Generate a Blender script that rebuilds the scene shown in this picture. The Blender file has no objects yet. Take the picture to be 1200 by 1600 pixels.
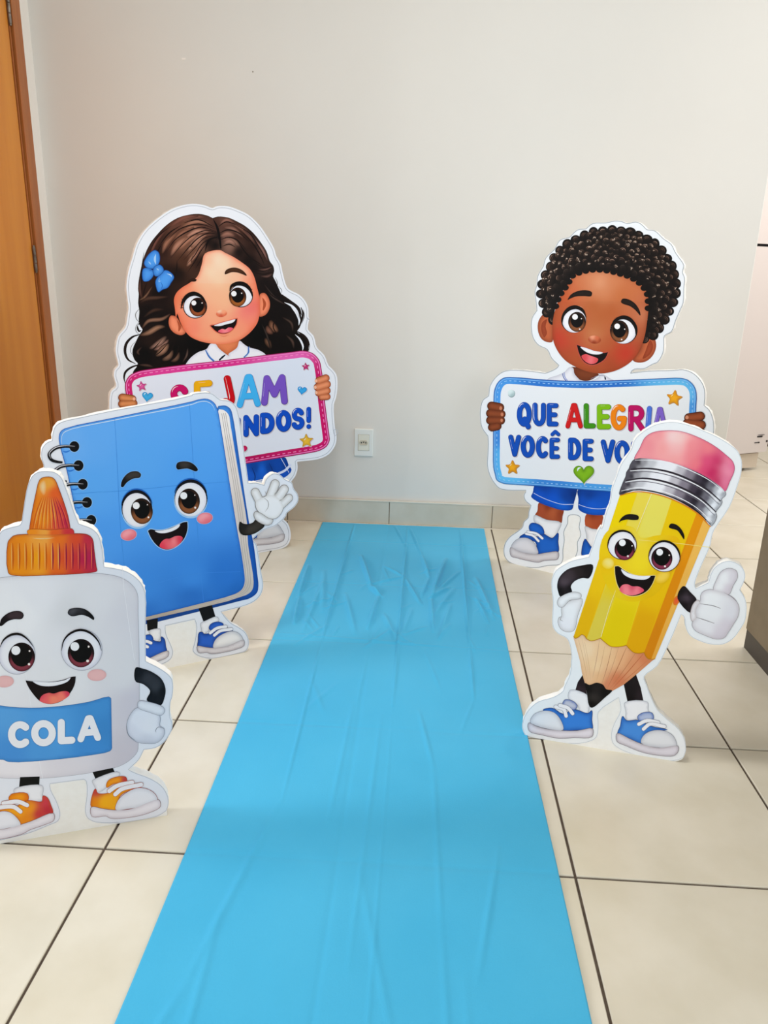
import bpy, bmesh, math, random
import numpy as np
from mathutils import Vector, Matrix, noise
from mathutils.geometry import delaunay_2d_cdt

# ------------------------------------------------------------------ camera
S = bpy.context.scene
COL = S.collection
CAM_F = 1213.25                                   # focal length in pixels of the 1200x1600 frame
YAW, PITCH, ROLL = 0.0465713, 0.3041582, 0.0259686
CAM = np.array([0.57867, -3.26189, 1.08003])
FW = np.array([-math.sin(YAW)*math.cos(PITCH), math.cos(YAW)*math.cos(PITCH), -math.sin(PITCH)])
R0 = np.array([math.cos(YAW), math.sin(YAW), 0.0])
U0 = np.cross(R0, FW)
RT = math.cos(ROLL)*R0 + math.sin(ROLL)*U0
UP = np.cross(RT, FW)
cd = bpy.data.cameras.new('camera')
cd.sensor_fit = 'VERTICAL'
cd.sensor_height = 36.0
cd.lens = CAM_F/1600.0*36.0
cd.clip_start = 0.05
cam = bpy.data.objects.new('camera', cd)
COL.objects.link(cam)
cam.matrix_world = Matrix(((RT[0], UP[0], -FW[0], CAM[0]), (RT[1], UP[1], -FW[1], CAM[1]),
                           (RT[2], UP[2], -FW[2], CAM[2]), (0, 0, 0, 1)))
S.camera = cam

# ------------------------------------------------------------------ light
w = bpy.data.worlds.new('daylight')
S.world = w
w.use_nodes = True
w.node_tree.nodes['Background'].inputs[0].default_value = (0.93, 0.97, 1.0, 1)
w.node_tree.nodes['Background'].inputs[1].default_value = 0.90
def area(name, loc, target, sx, sy, power, color):
    l = bpy.data.lights.new(name, 'AREA')
    l.shape = 'RECTANGLE'; l.size = sx; l.size_y = sy; l.energy = power; l.color = color
    o = bpy.data.objects.new(name, l); COL.objects.link(o)
    o.location = loc
    o.rotation_euler = (Vector(target)-Vector(loc)).to_track_quat('-Z', 'Y').to_euler()
    return o
wl0 = wl0 = wl0 = wl0 = area('right_wall_fill', (2.3, -5.6, 1.75), (1.55, 0.0, 1.35), 1.5, 1.1, 2.4, (0.96, 0.98, 1.0))  # unseen fill added to lift the right part of the back wall
wl0.data.spread = math.radians(50)
area('side_window_light', (-2.6, -2.15, 1.35), (1.2, -1.2, 0.4), 0.6, 0.8, 36, (0.95, 0.98, 1.0))
area('ceiling_light', (0.35, -1.85, 2.62), (0.45, -1.75, 0), 0.45, 0.45, 17, (1.0, 0.96, 0.90))
area('hall_light', (3.3, -0.42, 2.3), (1.9, -0.2, 0.7), 0.9, 0.7, 24, (1.0, 0.96, 0.93))
area('kitchen_fill', (2.9, 0.55, 2.5), (2.7, 0.6, 0), 0.6, 0.6, 20, (1.0, 0.92, 0.86))  # added out-of-view fill that brightens the kitchen floor and refrigerator
vs = S.view_settings
vs.view_transform = 'Standard'; vs.look = 'None'; vs.gamma = 1.0; vs.use_curve_mapping = False
vs.exposure = 0.06

# ------------------------------------------------------------------ helpers
def lin(h):
    h = h.lstrip('#')
    if len(h) == 3: h = ''.join(c*2 for c in h)
    v = [int(h[i:i+2], 16)/255 for i in (0, 2, 4)]
    return np.array([c/12.92 if c <= 0.04045 else ((c+0.055)/1.055)**2.4 for c in v])
def tag(o, label=None, cat=None, kind=None, group=None):
    if label: o['label'] = label
    if cat: o['category'] = cat
    if kind: o['kind'] = kind
    if group: o['group'] = group
    return o
def empty(name, loc=(0, 0, 0), rz=0.0, parent=None):
    o = bpy.data.objects.new(name, None); COL.objects.link(o)
    o.empty_display_size = 0.05
    o.location = loc; o.rotation_euler = (0, 0, rz); o.parent = parent
    return o
def link(name, me, mat=None, parent=None):
    if mat is not None: me.materials.append(mat)
    o = bpy.data.objects.new(name, me); COL.objects.link(o); o.parent = parent
    return o
def bmobj(name, bm, mat, parent=None, smooth=False):
    me = bpy.data.meshes.new(name)
    bmesh.ops.recalc_face_normals(bm, faces=bm.faces)
    bm.to_mesh(me); bm.free()
    if smooth:
        for f in me.polygons: f.use_smooth = True
    return link(name, me, mat, parent)
def box_bm(x0, x1, y0, y1, z0, z1, bevel=0.0, seg=1, bm=None):
    own = bm is None
    t = bmesh.new()
    r = bmesh.ops.create_cube(t, size=1.0)
    for v in t.verts:
        v.co = Vector(((x0+x1)/2+v.co.x*(x1-x0), (y0+y1)/2+v.co.y*(y1-y0), (z0+z1)/2+v.co.z*(z1-z0)))
    if bevel > 0:
        bmesh.ops.bevel(t, geom=list(t.edges), offset=bevel, segments=seg, affect='EDGES', profile=0.5)
    return t
def box(name, x0, x1, y0, y1, z0, z1, mat, parent=None, bevel=0.0, seg=1):
    return bmobj(name, box_bm(x0, x1, y0, y1, z0, z1, bevel, seg), mat, parent)
def cyl(name, p0, p1, r, mat, parent=None, n=16):
    p0, p1 = Vector(p0), Vector(p1)
    bm = bmesh.new()
    q = (p1-p0).to_track_quat('Z', 'Y').to_matrix().to_4x4()
    bmesh.ops.create_cone(bm, cap_ends=True, segments=n, radius1=r, radius2=r, depth=(p1-p0).length,
                          matrix=Matrix.Translation((p0+p1)/2) @ q)
    return bmobj(name, bm, mat, parent)

# ------------------------------------------------------------------ materials
def mat(name, base, rough=0.5, spec=0.4, c2=None, scale=5.0, detail=4.0, stretch=None, bump=0.0, bscale=40.0,
        metallic=0.0, lo=0.35, hi=0.65, rand=0.0):
    m = bpy.data.materials.new(name); m.use_nodes = True
    nt = m.node_tree; N = nt.nodes; L = nt.links
    b = N['Principled BSDF']
    b.inputs['Roughness'].default_value = rough
    b.inputs['Specular IOR Level'].default_value = spec
    b.inputs['Metallic'].default_value = metallic
    a = lin(base)
    tc = N.new('ShaderNodeTexCoord')
    src = tc.outputs['Object']
    if stretch:
        mp = N.new('ShaderNodeMapping'); mp.inputs['Scale'].default_value = stretch
        L.new(src, mp.inputs[0]); src = mp.outputs[0]
    if c2:
        n = N.new('ShaderNodeTexNoise'); n.inputs['Scale'].default_value = scale; n.inputs['Detail'].default_value = detail
        L.new(src, n.inputs['Vector'])
        r = N.new('ShaderNodeValToRGB')
        r.color_ramp.elements[0].position = lo; r.color_ramp.elements[1].position = hi
        r.color_ramp.elements[0].color = (*a, 1); r.color_ramp.elements[1].color = (*lin(c2), 1)
        L.new(n.outputs['Fac'], r.inputs[0])
        out = r.outputs[0]
        if rand:
            oi = N.new('ShaderNodeObjectInfo')
            hs = N.new('ShaderNodeHueSaturation')
            mr = N.new('ShaderNodeMapRange')
            mr.inputs['To Min'].default_value = 1-rand; mr.inputs['To Max'].default_value = 1+rand
            L.new(oi.outputs['Random'], mr.inputs['Value']); L.new(mr.outputs[0], hs.inputs['Value'])
            L.new(out, hs.inputs['Color']); out = hs.outputs[0]
        L.new(out, b.inputs['Base Color'])
    else:
        b.inputs['Base Color'].default_value = (*a, 1)
    if bump:
        n2 = N.new('ShaderNodeTexNoise'); n2.inputs['Scale'].default_value = bscale; n2.inputs['Detail'].default_value = 3
        L.new(src, n2.inputs['Vector'])
        bp = N.new('ShaderNodeBump'); bp.inputs['Strength'].default_value = bump; bp.inputs['Distance'].default_value = 0.002
        L.new(n2.outputs['Fac'], bp.inputs['Height']); L.new(bp.outputs[0], b.inputs['Normal'])
    return m
M_WALL = mat('wall_paint', '#e1dfda', 0.55, 0.3, '#e5e3de', 1.3, bump=0.06, bscale=60)
M_WALLW = mat('brightened_wall_paint', '#f5f1ea', 0.4, 0.4, '#f7f3ee', 1.3, bump=0.05, bscale=60)  # whiter than the wall paint: the strip's brighter light put into its colour
M_CEIL = mat('ceiling_paint', '#e6e2da', 0.8, 0.2)
M_TILE = mat('ceramic_tile', '#d9d1bd', 0.28, 0.5, '#e4ddcc', 6.0, 7.0, bump=0.02, bscale=25, rand=0.02)
M_GROUT = mat('brown_grout', '#665a50', 0.9, 0.1, '#584c44', 30)
M_BTILE = mat('baseboard_tile', '#cdc5b4', 0.35, 0.5, '#d8d1c2', 7.0, 6.0, rand=0.02)
M_BGROUT = mat('pale_grout', '#e4ddd0', 0.8, 0.1)
M_JOINT = mat('tile_joint', '#8d8474', 0.9, 0.1)
M_WOOD = mat('varnished_door_wood', '#d6852c', 0.32, 0.45, '#e09234', 3.0, 6.0, stretch=(6, 6, 0.35), bump=0.03, bscale=12)
M_FRAME = mat('door_frame_wood', '#a5602f', 0.35, 0.45, '#b66d34', 4.0, 6.0, stretch=(8, 8, 0.4), bump=0.03, bscale=14)
M_DARKW = mat('dark_wood_gap', '#4c230c', 0.6, 0.2)
M_HINGE = mat('hinge_metal', '#8f8880', 0.35, 0.6, '#6a625a', 40, metallic=0.8)
M_PLATE = mat('outlet_plastic', '#e9edeb', 0.3, 0.5)
M_PLATE2 = mat('outlet_insert_plastic', '#e6e6da', 0.3, 0.5)
M_HOLE = mat('socket_hole', '#1c1a18', 0.7, 0.2)
M_FOAM = mat('white_foam_board', '#f7f5f1', 0.75, 0.2, '#faf9f6', 60, bump=0.25, bscale=220)
M_FRIDGE = mat('fridge_enamel', '#d2c9c6', 0.28, 0.5)
M_FRIDGE2 = mat('fridge_plinth_plastic', '#cdbfae', 0.45, 0.4)
M_BLACKP = mat('black_gasket', '#1c191a', 0.6, 0.3)
M_CAB = mat('cabinet_laminate', '#76664e', 0.45, 0.4, '#7e6e56', 3.0, 5.0, stretch=(1, 6, 6))
M_PLINTH = mat('dark_plinth', '#4b443d', 0.5, 0.3)
M_STONE = mat('worktop_stone', '#6a645e', 0.3, 0.5, '#4c4844', 60)

def carpet_mat():
    m = mat('blue_nonwoven_fabric', '#42b3e0', 0.62, 0.22, '#48b7e3', 4.0, bump=0.18, bscale=260)
    b = m.node_tree.nodes['Principled BSDF']
    b.inputs['Sheen Weight'].default_value = 0.12
    return m
M_CARPET = carpet_mat()

def print_mat():
    m = bpy.data.materials.new('printed_paper'); m.use_nodes = True
    nt = m.node_tree; b = nt.nodes['Principled BSDF']
    at = nt.nodes.new('ShaderNodeAttribute'); at.attribute_name = 'ink'
    nt.links.new(at.outputs['Color'], b.inputs['Base Color'])
    b.inputs['Roughness'].default_value = 0.5
    b.inputs['Specular IOR Level'].default_value = 0.12
    n = nt.nodes.new('ShaderNodeTexNoise'); n.inputs['Scale'].default_value = 9; n.inputs['Detail'].default_value = 2
    tc = nt.nodes.new('ShaderNodeTexCoord'); nt.links.new(tc.outputs['Object'], n.inputs['Vector'])
    bp = nt.nodes.new('ShaderNodeBump'); bp.inputs['Strength'].default_value = 0.12; bp.inputs['Distance'].default_value = 0.01
    nt.links.new(n.outputs['Fac'], bp.inputs['Height']); nt.links.new(bp.outputs[0], b.inputs['Normal'])
    return m
M_PRINT = print_mat()

# ------------------------------------------------------------------ the room
T = 0.45
XL, XR = -0.9565, 1.852
YO = -0.258
floor = box('floor', -3.2, 4.3, -4.2, 3.0, -0.06, -0.004, M_GROUT); tag(floor, 'cream ceramic tiled floor with thin brown grout lines', 'floor', 'structure')
def tile_mesh(sx, sy, name='tile'):
    bm = box_bm(-sx/2, sx/2, -sy/2, sy/2, -0.008, 0.0)
    top = [e for e in bm.edges if all(v.co.z > -0.001 for v in e.verts)]
    bmesh.ops.bevel(bm, geom=top, offset=0.0015, segments=1, affect='EDGES')
    me = bpy.data.meshes.new(name); bm.to_mesh(me); bm.free()
    me.materials.append(M_TILE)
    return me
G = 0.0055
full = tile_mesh(T-G, T-G)
cut = tile_mesh(T-G, 0.258-G)
def tile(me, x, y):
    o = bpy.data.objects.new('tile', me); COL.objects.link(o); o.parent = floor; o.location = (x, y, 0)
for i in range(-5, 9):
    xc = (i+0.5)*T
    for j in range(-9, 6):
        y1 = YO + j*T; yc = y1 - T/2        # tile spans y1-T .. y1
        if j <= 0:
            tile(full, xc, yc)
        elif i >= 4:
            tile(full, xc, yc)
    if i < 4: tile(cut, xc, -0.129)
# back wall (stops at the kitchen opening), with a rounded plaster corner
wb = box('wall_back', XL-0.15, XR, 0.0, 0.14, 0.0, 2.75, M_WALL, bevel=0.004, seg=2); tag(wb, 'plain off white painted wall behind the standees', 'wall', 'structure')
wl_ = box('wall_left', XL-0.14, XL, -0.075, 0.0, 0.0, 2.75, M_WALLW); tag(wl_, 'narrow white painted wall strip between door frame and corner', 'wall', 'structure')
wo = box('wall_over_door', XL-0.14, XL, -1.12, -0.075, 2.16, 2.75, M_WALLW); tag(wo, 'white wall above the wooden door', 'wall', 'structure')
ce = box('ceiling', -3.2, 4.3, -4.2, 3.0, 2.75, 2.83, M_CEIL); tag(ce, 'white ceiling', 'ceiling', 'structure')
kw = box('wall_kitchen', 1.70, 4.3, 2.35, 2.5, 0.0, 2.75, M_WALL); tag(kw, 'pale kitchen wall behind the refrigerator', 'wall', 'structure')
kr = box('wall_right', 3.9, 4.05, -0.6, 2.35, 0.0, 2.75, M_WALL); tag(kr, 'pale kitchen side wall', 'wall', 'structure')
# baseboard: tiles with visible joints
bb = box('baseboard_back', XL, XR, -0.006, 0.0, 0.0, 0.106, M_JOINT); tag(bb, 'low ceramic tile baseboard along the wall', 'baseboard', 'structure')
for i in range(-3, 5):
    x0 = max(i*T, XL)+0.0015; x1 = min((i+1)*T, XR)-0.0015
    if x1-x0 > 0.02: box('tile', x0, x1, -0.011, -0.0055, 0.004, 0.105, M_BTILE, bb, bevel=0.0012)
box('grout_strip', XL, XR, -0.013, -0.004, 0.105, 0.110, M_BGROUT, bb)
box('caulk_line', XL, XR, -0.020, -0.010, 0.0, 0.0035, M_BGROUT, bb)
for x, z, a_, b_ in ((-0.3745, 1.815, 0.007, 0.003), (-0.112, 1.775, 0.002, 0.002)):
    box('paint_chip', x-a_, x+a_, -0.001, 0.0015, z-b_, z+b_, M_WALLW if a_ > 0.005 else M_JOINT, wb)
# door in the left wall
dr = empty('door_1', (XL, -0.62, 0)); tag(dr, 'varnished wooden door with brown frame in the left wall', 'door', 'structure')
def dbox(n, x0, x1, y0, y1, z0, z1, m, bevel=0.0, par=None):
    o = box(n, x0, x1, y0+0.62, y1+0.62, z0, z1, m, par or dr, bevel); return o
dbox('door_frame', -0.14, 0.006, -0.136, -0.075, 0, 2.16, M_FRAME, 0.003)
dbox('door_frame', -0.14, 0.006, -1.12, -1.06, 0, 2.16, M_FRAME, 0.003)
dbox('door_frame', -0.14, 0.006, -1.06, -0.136, 2.10, 2.16, M_FRAME, 0.003)
dbox('door_stop', -0.14, -0.03, -0.150, -0.134, 0, 2.10, M_DARKW)
dbox('door_bead', -0.05, -0.004, -0.1495, -0.1435, 0, 2.10, M_FRAME, 0.001)
leaf = dbox('door_leaf', -0.042, -0.006, -1.055, -0.156, 0.008, 2.095, M_WOOD, 0.002)
def dl(*a): return (a[0], a[1]+0.62, a[2])
for z0, z1 in ((0.30, 0.39), (1.035, 1.125), (1.885, 1.985)):
    hg = empty('hinge', (0, 0, 0), 0, dr)
    for k in range(3):
        za = z0+(z1-z0)*k/3+0.001; zb = z0+(z1-z0)*(k+1)/3-0.001
        cyl('knuckle', dl(0.0, -0.1505, za), dl(0.0, -0.1505, zb), 0.0055, M_HINGE, hg, 14)
    cyl('pin_cap', dl(0.0, -0.1505, z0-0.006), dl(0.0, -0.1505, z0+0.001), 0.004, M_HINGE, hg, 12)
    cyl('pin_cap', dl(0.0, -0.1505, z1-0.001), dl(0.0, -0.1505, z1+0.006), 0.004, M_HINGE, hg, 12)
hd = empty('door_handle', (0, 0, 0), 0, dr)
cyl('rose', dl(-0.008, -0.99, 1.02), dl(0.002, -0.99, 1.02), 0.026, M_HINGE, hd, 24)
cyl('spindle', dl(0.0, -0.99, 1.02), dl(0.045, -0.99, 1.02), 0.009, M_HINGE, hd, 16)
cyl('lever', dl(0.04, -0.995, 1.02), dl(0.04, -0.88, 1.02), 0.008, M_HINGE, hd, 16)

# socket outlet on the wall
ou = empty('power_outlet', (0.332, 0.0, 0.365)); tag(ou, 'white rectangular three-pin power outlet plate on the wall above the baseboard', 'outlet')
box('plate', -0.0405, 0.0405, -0.009, 0.0, -0.0595, 0.0595, M_PLATE, ou, 0.0035, 3)
ins = box('insert', -0.0235, 0.0235, -0.0105, -0.008, -0.034, 0.034, M_PLATE2, ou, 0.001)
box('insert_gap', -0.0245, 0.0245, -0.0094, -0.0085, -0.035, 0.035, M_JOINT, ou)
bm = bmesh.new()
hexp = [(-0.0195, 0.0), (-0.0135, 0.0105), (0.0135, 0.0105), (0.0195, 0.0), (0.0135, -0.0105), (-0.0135, -0.0105)]
vo = [bm.verts.new((x, -0.0125, z)) for x, z in hexp]; vi = [bm.verts.new((x*0.86, -0.0125, z*0.8)) for x, z in hexp]
vb = [bm.verts.new((x, -0.0100, z)) for x, z in hexp]; vd = [bm.verts.new((x*0.86, -0.0108, z*0.8)) for x, z in hexp]
for k in range(6):
    j = (k+1) % 6
    bm.faces.new((vo[k], vo[j], vi[j], vi[k])); bm.faces.new((vb[k], vb[j], vo[j], vo[k])); bm.faces.new((vi[k], vi[j], vd[j], vd[k]))
bm.faces.new(vd)
so = bmobj('socket', bm, mat('socket_rim', '#cfc8b6', 0.4, 0.4), ou)
for x, z in ((-0.0095, 0.0), (0.0, 0.0025), (0.0095, 0.0)):
    cyl('pin_hole', (x, -0.0115, z), (x, -0.0105, z), 0.0027, M_HOLE, so, 12)

# refrigerator in the kitchen, seen past the end of the wall
fr = empty('refrigerator', (2.592, 1.288, 0.0), math.radians(22)); tag(fr, 'pale pinkish white two-door refrigerator past the end of the wall', 'refrigerator')
W = 0.62
box('body', -W, 0.0, 0.055, 0.62, 0.10, 1.74, M_FRIDGE, fr, 0.012, 2)
def fridge_door(name, z0, z1):
    bm = bmesh.new(); n = 14; A = []
    for k in range(n+1):
        t = k/n; x = -W+W*t; y = -0.022*(1-(2*t-1)**2)
        A.append((x, y))
    for (x, y) in A:
        for z in (z0, z1): bm.verts.new((x, y, z)); bm.verts.new((x, 0.045, z))
    bm.verts.ensure_lookup_table(); v = bm.verts
    for k in range(n):
        a, b = 4*k, 4*k+4
        for q in ((0, 4, 6, 2), (1, 3, 7, 5), (0, 1, 5, 4), (2, 6, 7, 3)): bm.faces.new([v[a+i] for i in q])
    bm.faces.new([v[i] for i in (0, 2, 3, 1)]); e = 4*n; bm.faces.new([v[e+i] for i in (0, 1, 3, 2)])
    bmesh.ops.recalc_face_normals(bm, faces=bm.faces)
    return bmobj(name, bm, M_FRIDGE, fr, False)
fridge_door('lower_door', 0.115, 1.238)
fridge_door('freezer_door', 1.252, 1.735)
box('door_gasket', -W+0.01, -0.004, 0.002, 0.056, 0.12, 1.73, M_BLACKP, fr)
bm = bmesh.new(); pts = []
for k in range(13):
    t = k/12; pts.append((-W+0.02+(W-0.06)*t, -0.012*(1-(2*t-1)**2)+0.015))
va = [bm.verts.new((x, y, 0.02)) for x, y in pts]; vb = [bm.verts.new((x, y, 0.105)) for x, y in pts]
for k in range(12): bm.faces.new((va[k], va[k+1], vb[k+1], vb[k]))
g = bmesh.ops.extrude_face_region(bm, geom=bm.faces[:])
for e in g['geom']:
    if isinstance(e, bmesh.types.BMVert): e.co.y += 0.04
bmobj('plinth', bm, M_FRIDGE2, fr)
for x in (-W+0.06, -0.08):
    cyl('foot', (x, 0.09, 0.0), (x, 0.09, 0.10), 0.02, M_BLACKP, fr); cyl('foot', (x, 0.55, 0.0), (x, 0.55, 0.10), 0.02, M_BLACKP, fr)
def yb(x): t = (x+W)/W; return -0.022*(1-(2*t-1)**2)
for (x0, x1, z0, z1) in ((-0.098, -0.060, 0.205, 0.2125), (-0.096, -0.045, 0.2175, 0.2192), (-0.112, -0.099, 0.172, 0.1762), (-0.095, -0.091, 0.172, 0.1762), (-0.086, -0.074, 0.171, 0.1772), (-0.018, -0.008, 0.172, 0.182)):
    xm = (x0+x1)/2; y = yb(xm)
    box('printed_mark', x0, x1, y-0.0035, y+0.002, z0, z1, mat('badge_ink', '#2a2628', 0.5, 0.3) if 'badge_ink' not in bpy.data.materials else bpy.data.materials['badge_ink'], fr)

# kitchen base cabinet at the right edge
cb = empty('base_cabinet', (1.588, -1.053, 0.0)); tag(cb, 'brown laminate base cabinet on a dark plinth at the right edge', 'cabinet')
box('plinth', 0.002, 0.56, -1.05, -0.004, 0.0, 0.060, M_PLINTH, cb)
box('body', 0.0, 0.56, -1.06, 0.0, 0.060, 0.86, M_CAB, cb, 0.002)
box('worktop', -0.01, 0.60, -1.08, 0.01, 0.86, 0.89, M_STONE, cb, 0.004)
for k in range(2):
    d = box('door', 0.56, 0.578, -1.05+0.525*k+0.004, -1.05+0.525*(k+1)-0.004, 0.07, 0.855, M_CAB, cb, 0.002)
    cyl('handle', (0.600, -1.05+0.525*k+0.06+0.4*(1-k), 0.62), (0.600, -1.05+0.525*k+0.06+0.4*(1-k), 0.76), 0.006, M_HINGE, d)

# blue runner: a fine grid with the packing folds, dents and wrinkles of the cloth
def runner():
    x0, x1, ya, yb_ = 0.156, 0.866, -3.75, -0.022
    nx, ny = 236, 720
    ys = [yb_ - (yb_-ya)*((k/(ny-1))**1.25) for k in range(ny)]
    rng = random.Random(4)
    # creases as (x0,y0,x1,y1,width,height)
    cr = [(0.30, -0.05, 0.305, -1.16, 0.006, 0.0040), (0.305, -1.16, 0.315, -1.9, 0.006, 0.0016), (0.535, -0.03, 0.532, -1.5, 0.006, 0.0032), (0.532, -1.5, 0.535, -3.4, 0.006, 0.0014),
          (0.762, -0.05, 0.750, -1.16, 0.006, 0.0042), (0.750, -1.16, 0.745, -1.45, 0.006, 0.0022), (0.745, -1.45, 0.70, -1.62, 0.008, 0.002),
          (0.475, -0.03, 0.535, -0.30, 0.008, 0.003), (0.545, -0.06, 0.60, -0.40, 0.008, 0.003), (0.60, -0.40, 0.628, -0.62, 0.010, 0.0045), (0.628, -0.62, 0.60, -0.80, 0.010, 0.003),
          (0.36, -0.42, 0.425, -0.74, 0.012, 0.007), (0.425, -0.74, 0.455, -0.80, 0.012, 0.006), (0.455, -0.80, 0.435, -1.06, 0.010, 0.005),
          (0.695, -0.42, 0.635, -0.80, 0.013, 0.008), (0.635, -0.80, 0.64, -1.06, 0.010, 0.005), (0.635, -0.80, 0.70, -0.70, 0.014, 0.004),
          (0.535, -0.62, 0.42, -0.70, 0.012, 0.003), (0.535, -0.62, 0.46, -0.52, 0.012, 0.0025), (0.535, -0.62, 0.60, -0.86, 0.012, 0.003), (0.74, -0.55, 0.64, -0.78, 0.013, 0.0035),
          (0.72, -0.70, 0.64, -0.95, 0.016, 0.003), (0.80, -0.60, 0.84, -0.95, 0.012, 0.004), (0.79, -0.78, 0.82, -0.98, 0.008, 0.003), (0.175, -0.55, 0.185, -0.85, 0.010, 0.005), (0.19, -0.85, 0.205, -1.05, 0.008, 0.006),
          (0.24, -0.60, 0.28, -0.95, 0.016, 0.003), (0.25, -0.7, 0.24, -1.1, 0.012, 0.003), (0.34, -0.8, 0.40, -1.1, 0.014, 0.003), (0.70, -0.85, 0.66, -1.1, 0.014, 0.003), (0.48, -0.95, 0.53, -1.15, 0.014, 0.003), (0.57, -0.9, 0.535, -1.15, 0.014, 0.003),
          (0.165, -1.12, 0.86, -1.17, 0.008, 0.0014), (0.17, -1.62, 0.86, -1.60, 0.008, 0.001), (0.60, -1.52, 0.635, -1.75, 0.010, 0.003), (0.635, -1.75, 0.645, -2.2, 0.010, 0.0025), (0.645, -2.2, 0.66, -2.7, 0.010, 0.002), (0.43, -1.5, 0.42, -1.95, 0.010, 0.0022), (0.505, -1.55, 0.495, -2.3, 0.010, 0.0022),
          (0.31, -1.90, 0.24, -2.35, 0.014, 0.003), (0.24, -2.35, 0.20, -2.5, 0.014, 0.003), (0.76, -2.0, 0.70, -2.3, 0.010, 0.003), (0.38, -1.4, 0.31, -1.55, 0.012, 0.002), (0.31, -1.4, 0.36, -1.55, 0.012, 0.002), (0.61, -1.18, 0.66, -1.42, 0.010, 0.0018), (0.45, -1.18, 0.44, -1.5, 0.010, 0.0018),
          (0.50, -2.10, 0.58, -2.45, 0.012, 0.002), (0.26, -2.2, 0.28, -2.8, 0.012, 0.003), (0.68, -2.3, 0.69, -2.9, 0.012, 0.002)]
    for _ in range(26):
        x = rng.uniform(0.2, 0.82); y = rng.uniform(-1.12, -0.5); a = rng.uniform(-0.9, 0.9); l = rng.uniform(0.05, 0.16)
        cr.append((x, y, x+l*math.sin(a), y-l*math.cos(a), rng.uniform(0.006, 0.012), rng.uniform(0.0008, 0.0022)))
    X = np.linspace(x0, x1, nx)
    P = np.array([(x, y) for y in ys for x in X])
    Z = np.full(len(P), 0.0035)
    for (a, b, c, d, wd, h) in cr:
        A = np.array((a, b)); D = np.array((c-a, d-b)); ll = D@D
        t = np.clip(((P-A)@D)/ll, 0, 1); q = A + t[:, None]*D
        dist = np.linalg.norm(P-q, axis=1)
        fade = np.sin(np.clip(t, 0.02, 0.98)*math.pi)**0.5
        Z += (2.3 if b > -1.17 else 1.05)*h*fade*np.exp(-(dist/(0.55*wd))**2)
    for k, (x, y) in enumerate(P):
        Z[k] += 0.0016*max(0, noise.noise((x*6, y*3.2, 1.3))) + 0.0006*noise.noise((x*22, y*12, 4.0))
    for j in range(9): Z -= 0.0014*np.exp(-((P[:, 1]-(YO-j*T))/0.006)**2)
    Z -= 0.0012*np.exp(-((P[:, 0]-T)/0.006)**2)
    Z = np.maximum(Z, 0.0016)
    P[:, 0] += 0.004*np.sin(P[:, 1]*2.1+0.5)*(np.abs(P[:, 0]-0.511)/0.355)
    me = bpy.data.meshes.new('blue_runner')
    V = [(p[0], p[1], z) for p, z in zip(P, Z)]
    F = [(j*nx+i, (j+1)*nx+i, (j+1)*nx+i+1, j*nx+i+1) for j in range(ny-1) for i in range(nx-1)]
    me.from_pydata(V, [], F)
    for f in me.polygons: f.use_smooth = True
    o = link('blue_runner', me, M_CARPET)
    md = o.modifiers.new('thickness', 'SOLIDIFY'); md.thickness = 0.0008; md.offset = 1
    tag(o, 'long sky blue creased fabric runner laid on the tiled floor up to the wall', 'carpet')
runner()
# ------------------------------------------------------------------ printed artwork library (flat ink shapes on the foam boards)
class Crop:                                    # a window of the photograph, read in its own enlarged units
    def __init__(s, ox, oy, w, n=1200): s.ox, s.oy, s.s = ox, oy, w/n
    def __call__(s, *p): return [(s.ox+x*s.s, s.oy+y*s.s) for x, y in p]
    def p(s, x, y): return (s.ox+x*s.s, s.oy+y*s.s)
G1 = Crop(160, 300, 200); G2 = Crop(340, 300, 200); G3 = Crop(160, 480, 200); G4 = Crop(340, 480, 200); G5 = Crop(340, 660, 200)
B1 = Crop(820, 330, 260); B2 = Crop(740, 560, 200); B3 = Crop(920, 560, 200); B4 = Crop(770, 740, 200)
P1 = Crop(940, 640, 240); P2 = Crop(850, 810, 240); P3 = Crop(1000, 840, 200); P4 = Crop(800, 980, 290)
N1 = Crop(60, 600, 240); N2 = Crop(240, 600, 240); N3 = Crop(160, 720, 200); N4 = Crop(200, 850, 260)
C1 = Crop(0, 720, 240); C2 = Crop(0, 920, 240); C3 = Crop(0, 1080, 280)
PX = Crop(0, 0, 1, 1)

def smooth(pts, closed=True, n=4):
    """centripetal Catmull-Rom through the points; a doubled point is a corner."""
    P = [np.array(p, float) for p in pts]; m = len(P); out = []
    rng = range(m) if closed else range(m-1)
    for i in rng:
        p1, p2 = P[i], P[(i+1) % m]
        if np.linalg.norm(p2-p1) < 1e-6: continue
        p0 = P[i-1] if (closed or i > 0) else p1
        p3 = P[(i+2) % m] if (closed or i+2 < m) else p2
        d1 = np.linalg.norm(p2-p1)**0.5; d0 = np.linalg.norm(p1-p0)**0.5; d2 = np.linalg.norm(p3-p2)**0.5
        m1 = (p2-p1) if d0 < 1e-4 else (p2-p1)+d1*((p1-p0)/d0-(p2-p0)/(d0+d1))
        m2 = (p2-p1) if d2 < 1e-4 else (p2-p1)+d1*((p3-p2)/d2-(p3-p1)/(d1+d2))
        for k in range(n):
            t = k/n
            out.append(tuple((2*t**3-3*t*t+1)*p1+(t**3-2*t*t+t)*m1+(3*t*t-2*t**3)*p2+(t**3-t*t)*m2))
    if not closed: out.append(tuple(P[-1]))
    return out
def ell(c, rx, ry, rot=0.0, n=32):
    a = math.radians(rot); ca, sa = math.cos(a), math.sin(a)
    return [(c[0]+rx*math.cos(t)*ca-ry*math.sin(t)*sa, c[1]+rx*math.cos(t)*sa+ry*math.sin(t)*ca) for t in np.linspace(0, 2*math.pi, n, endpoint=False)]
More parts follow.
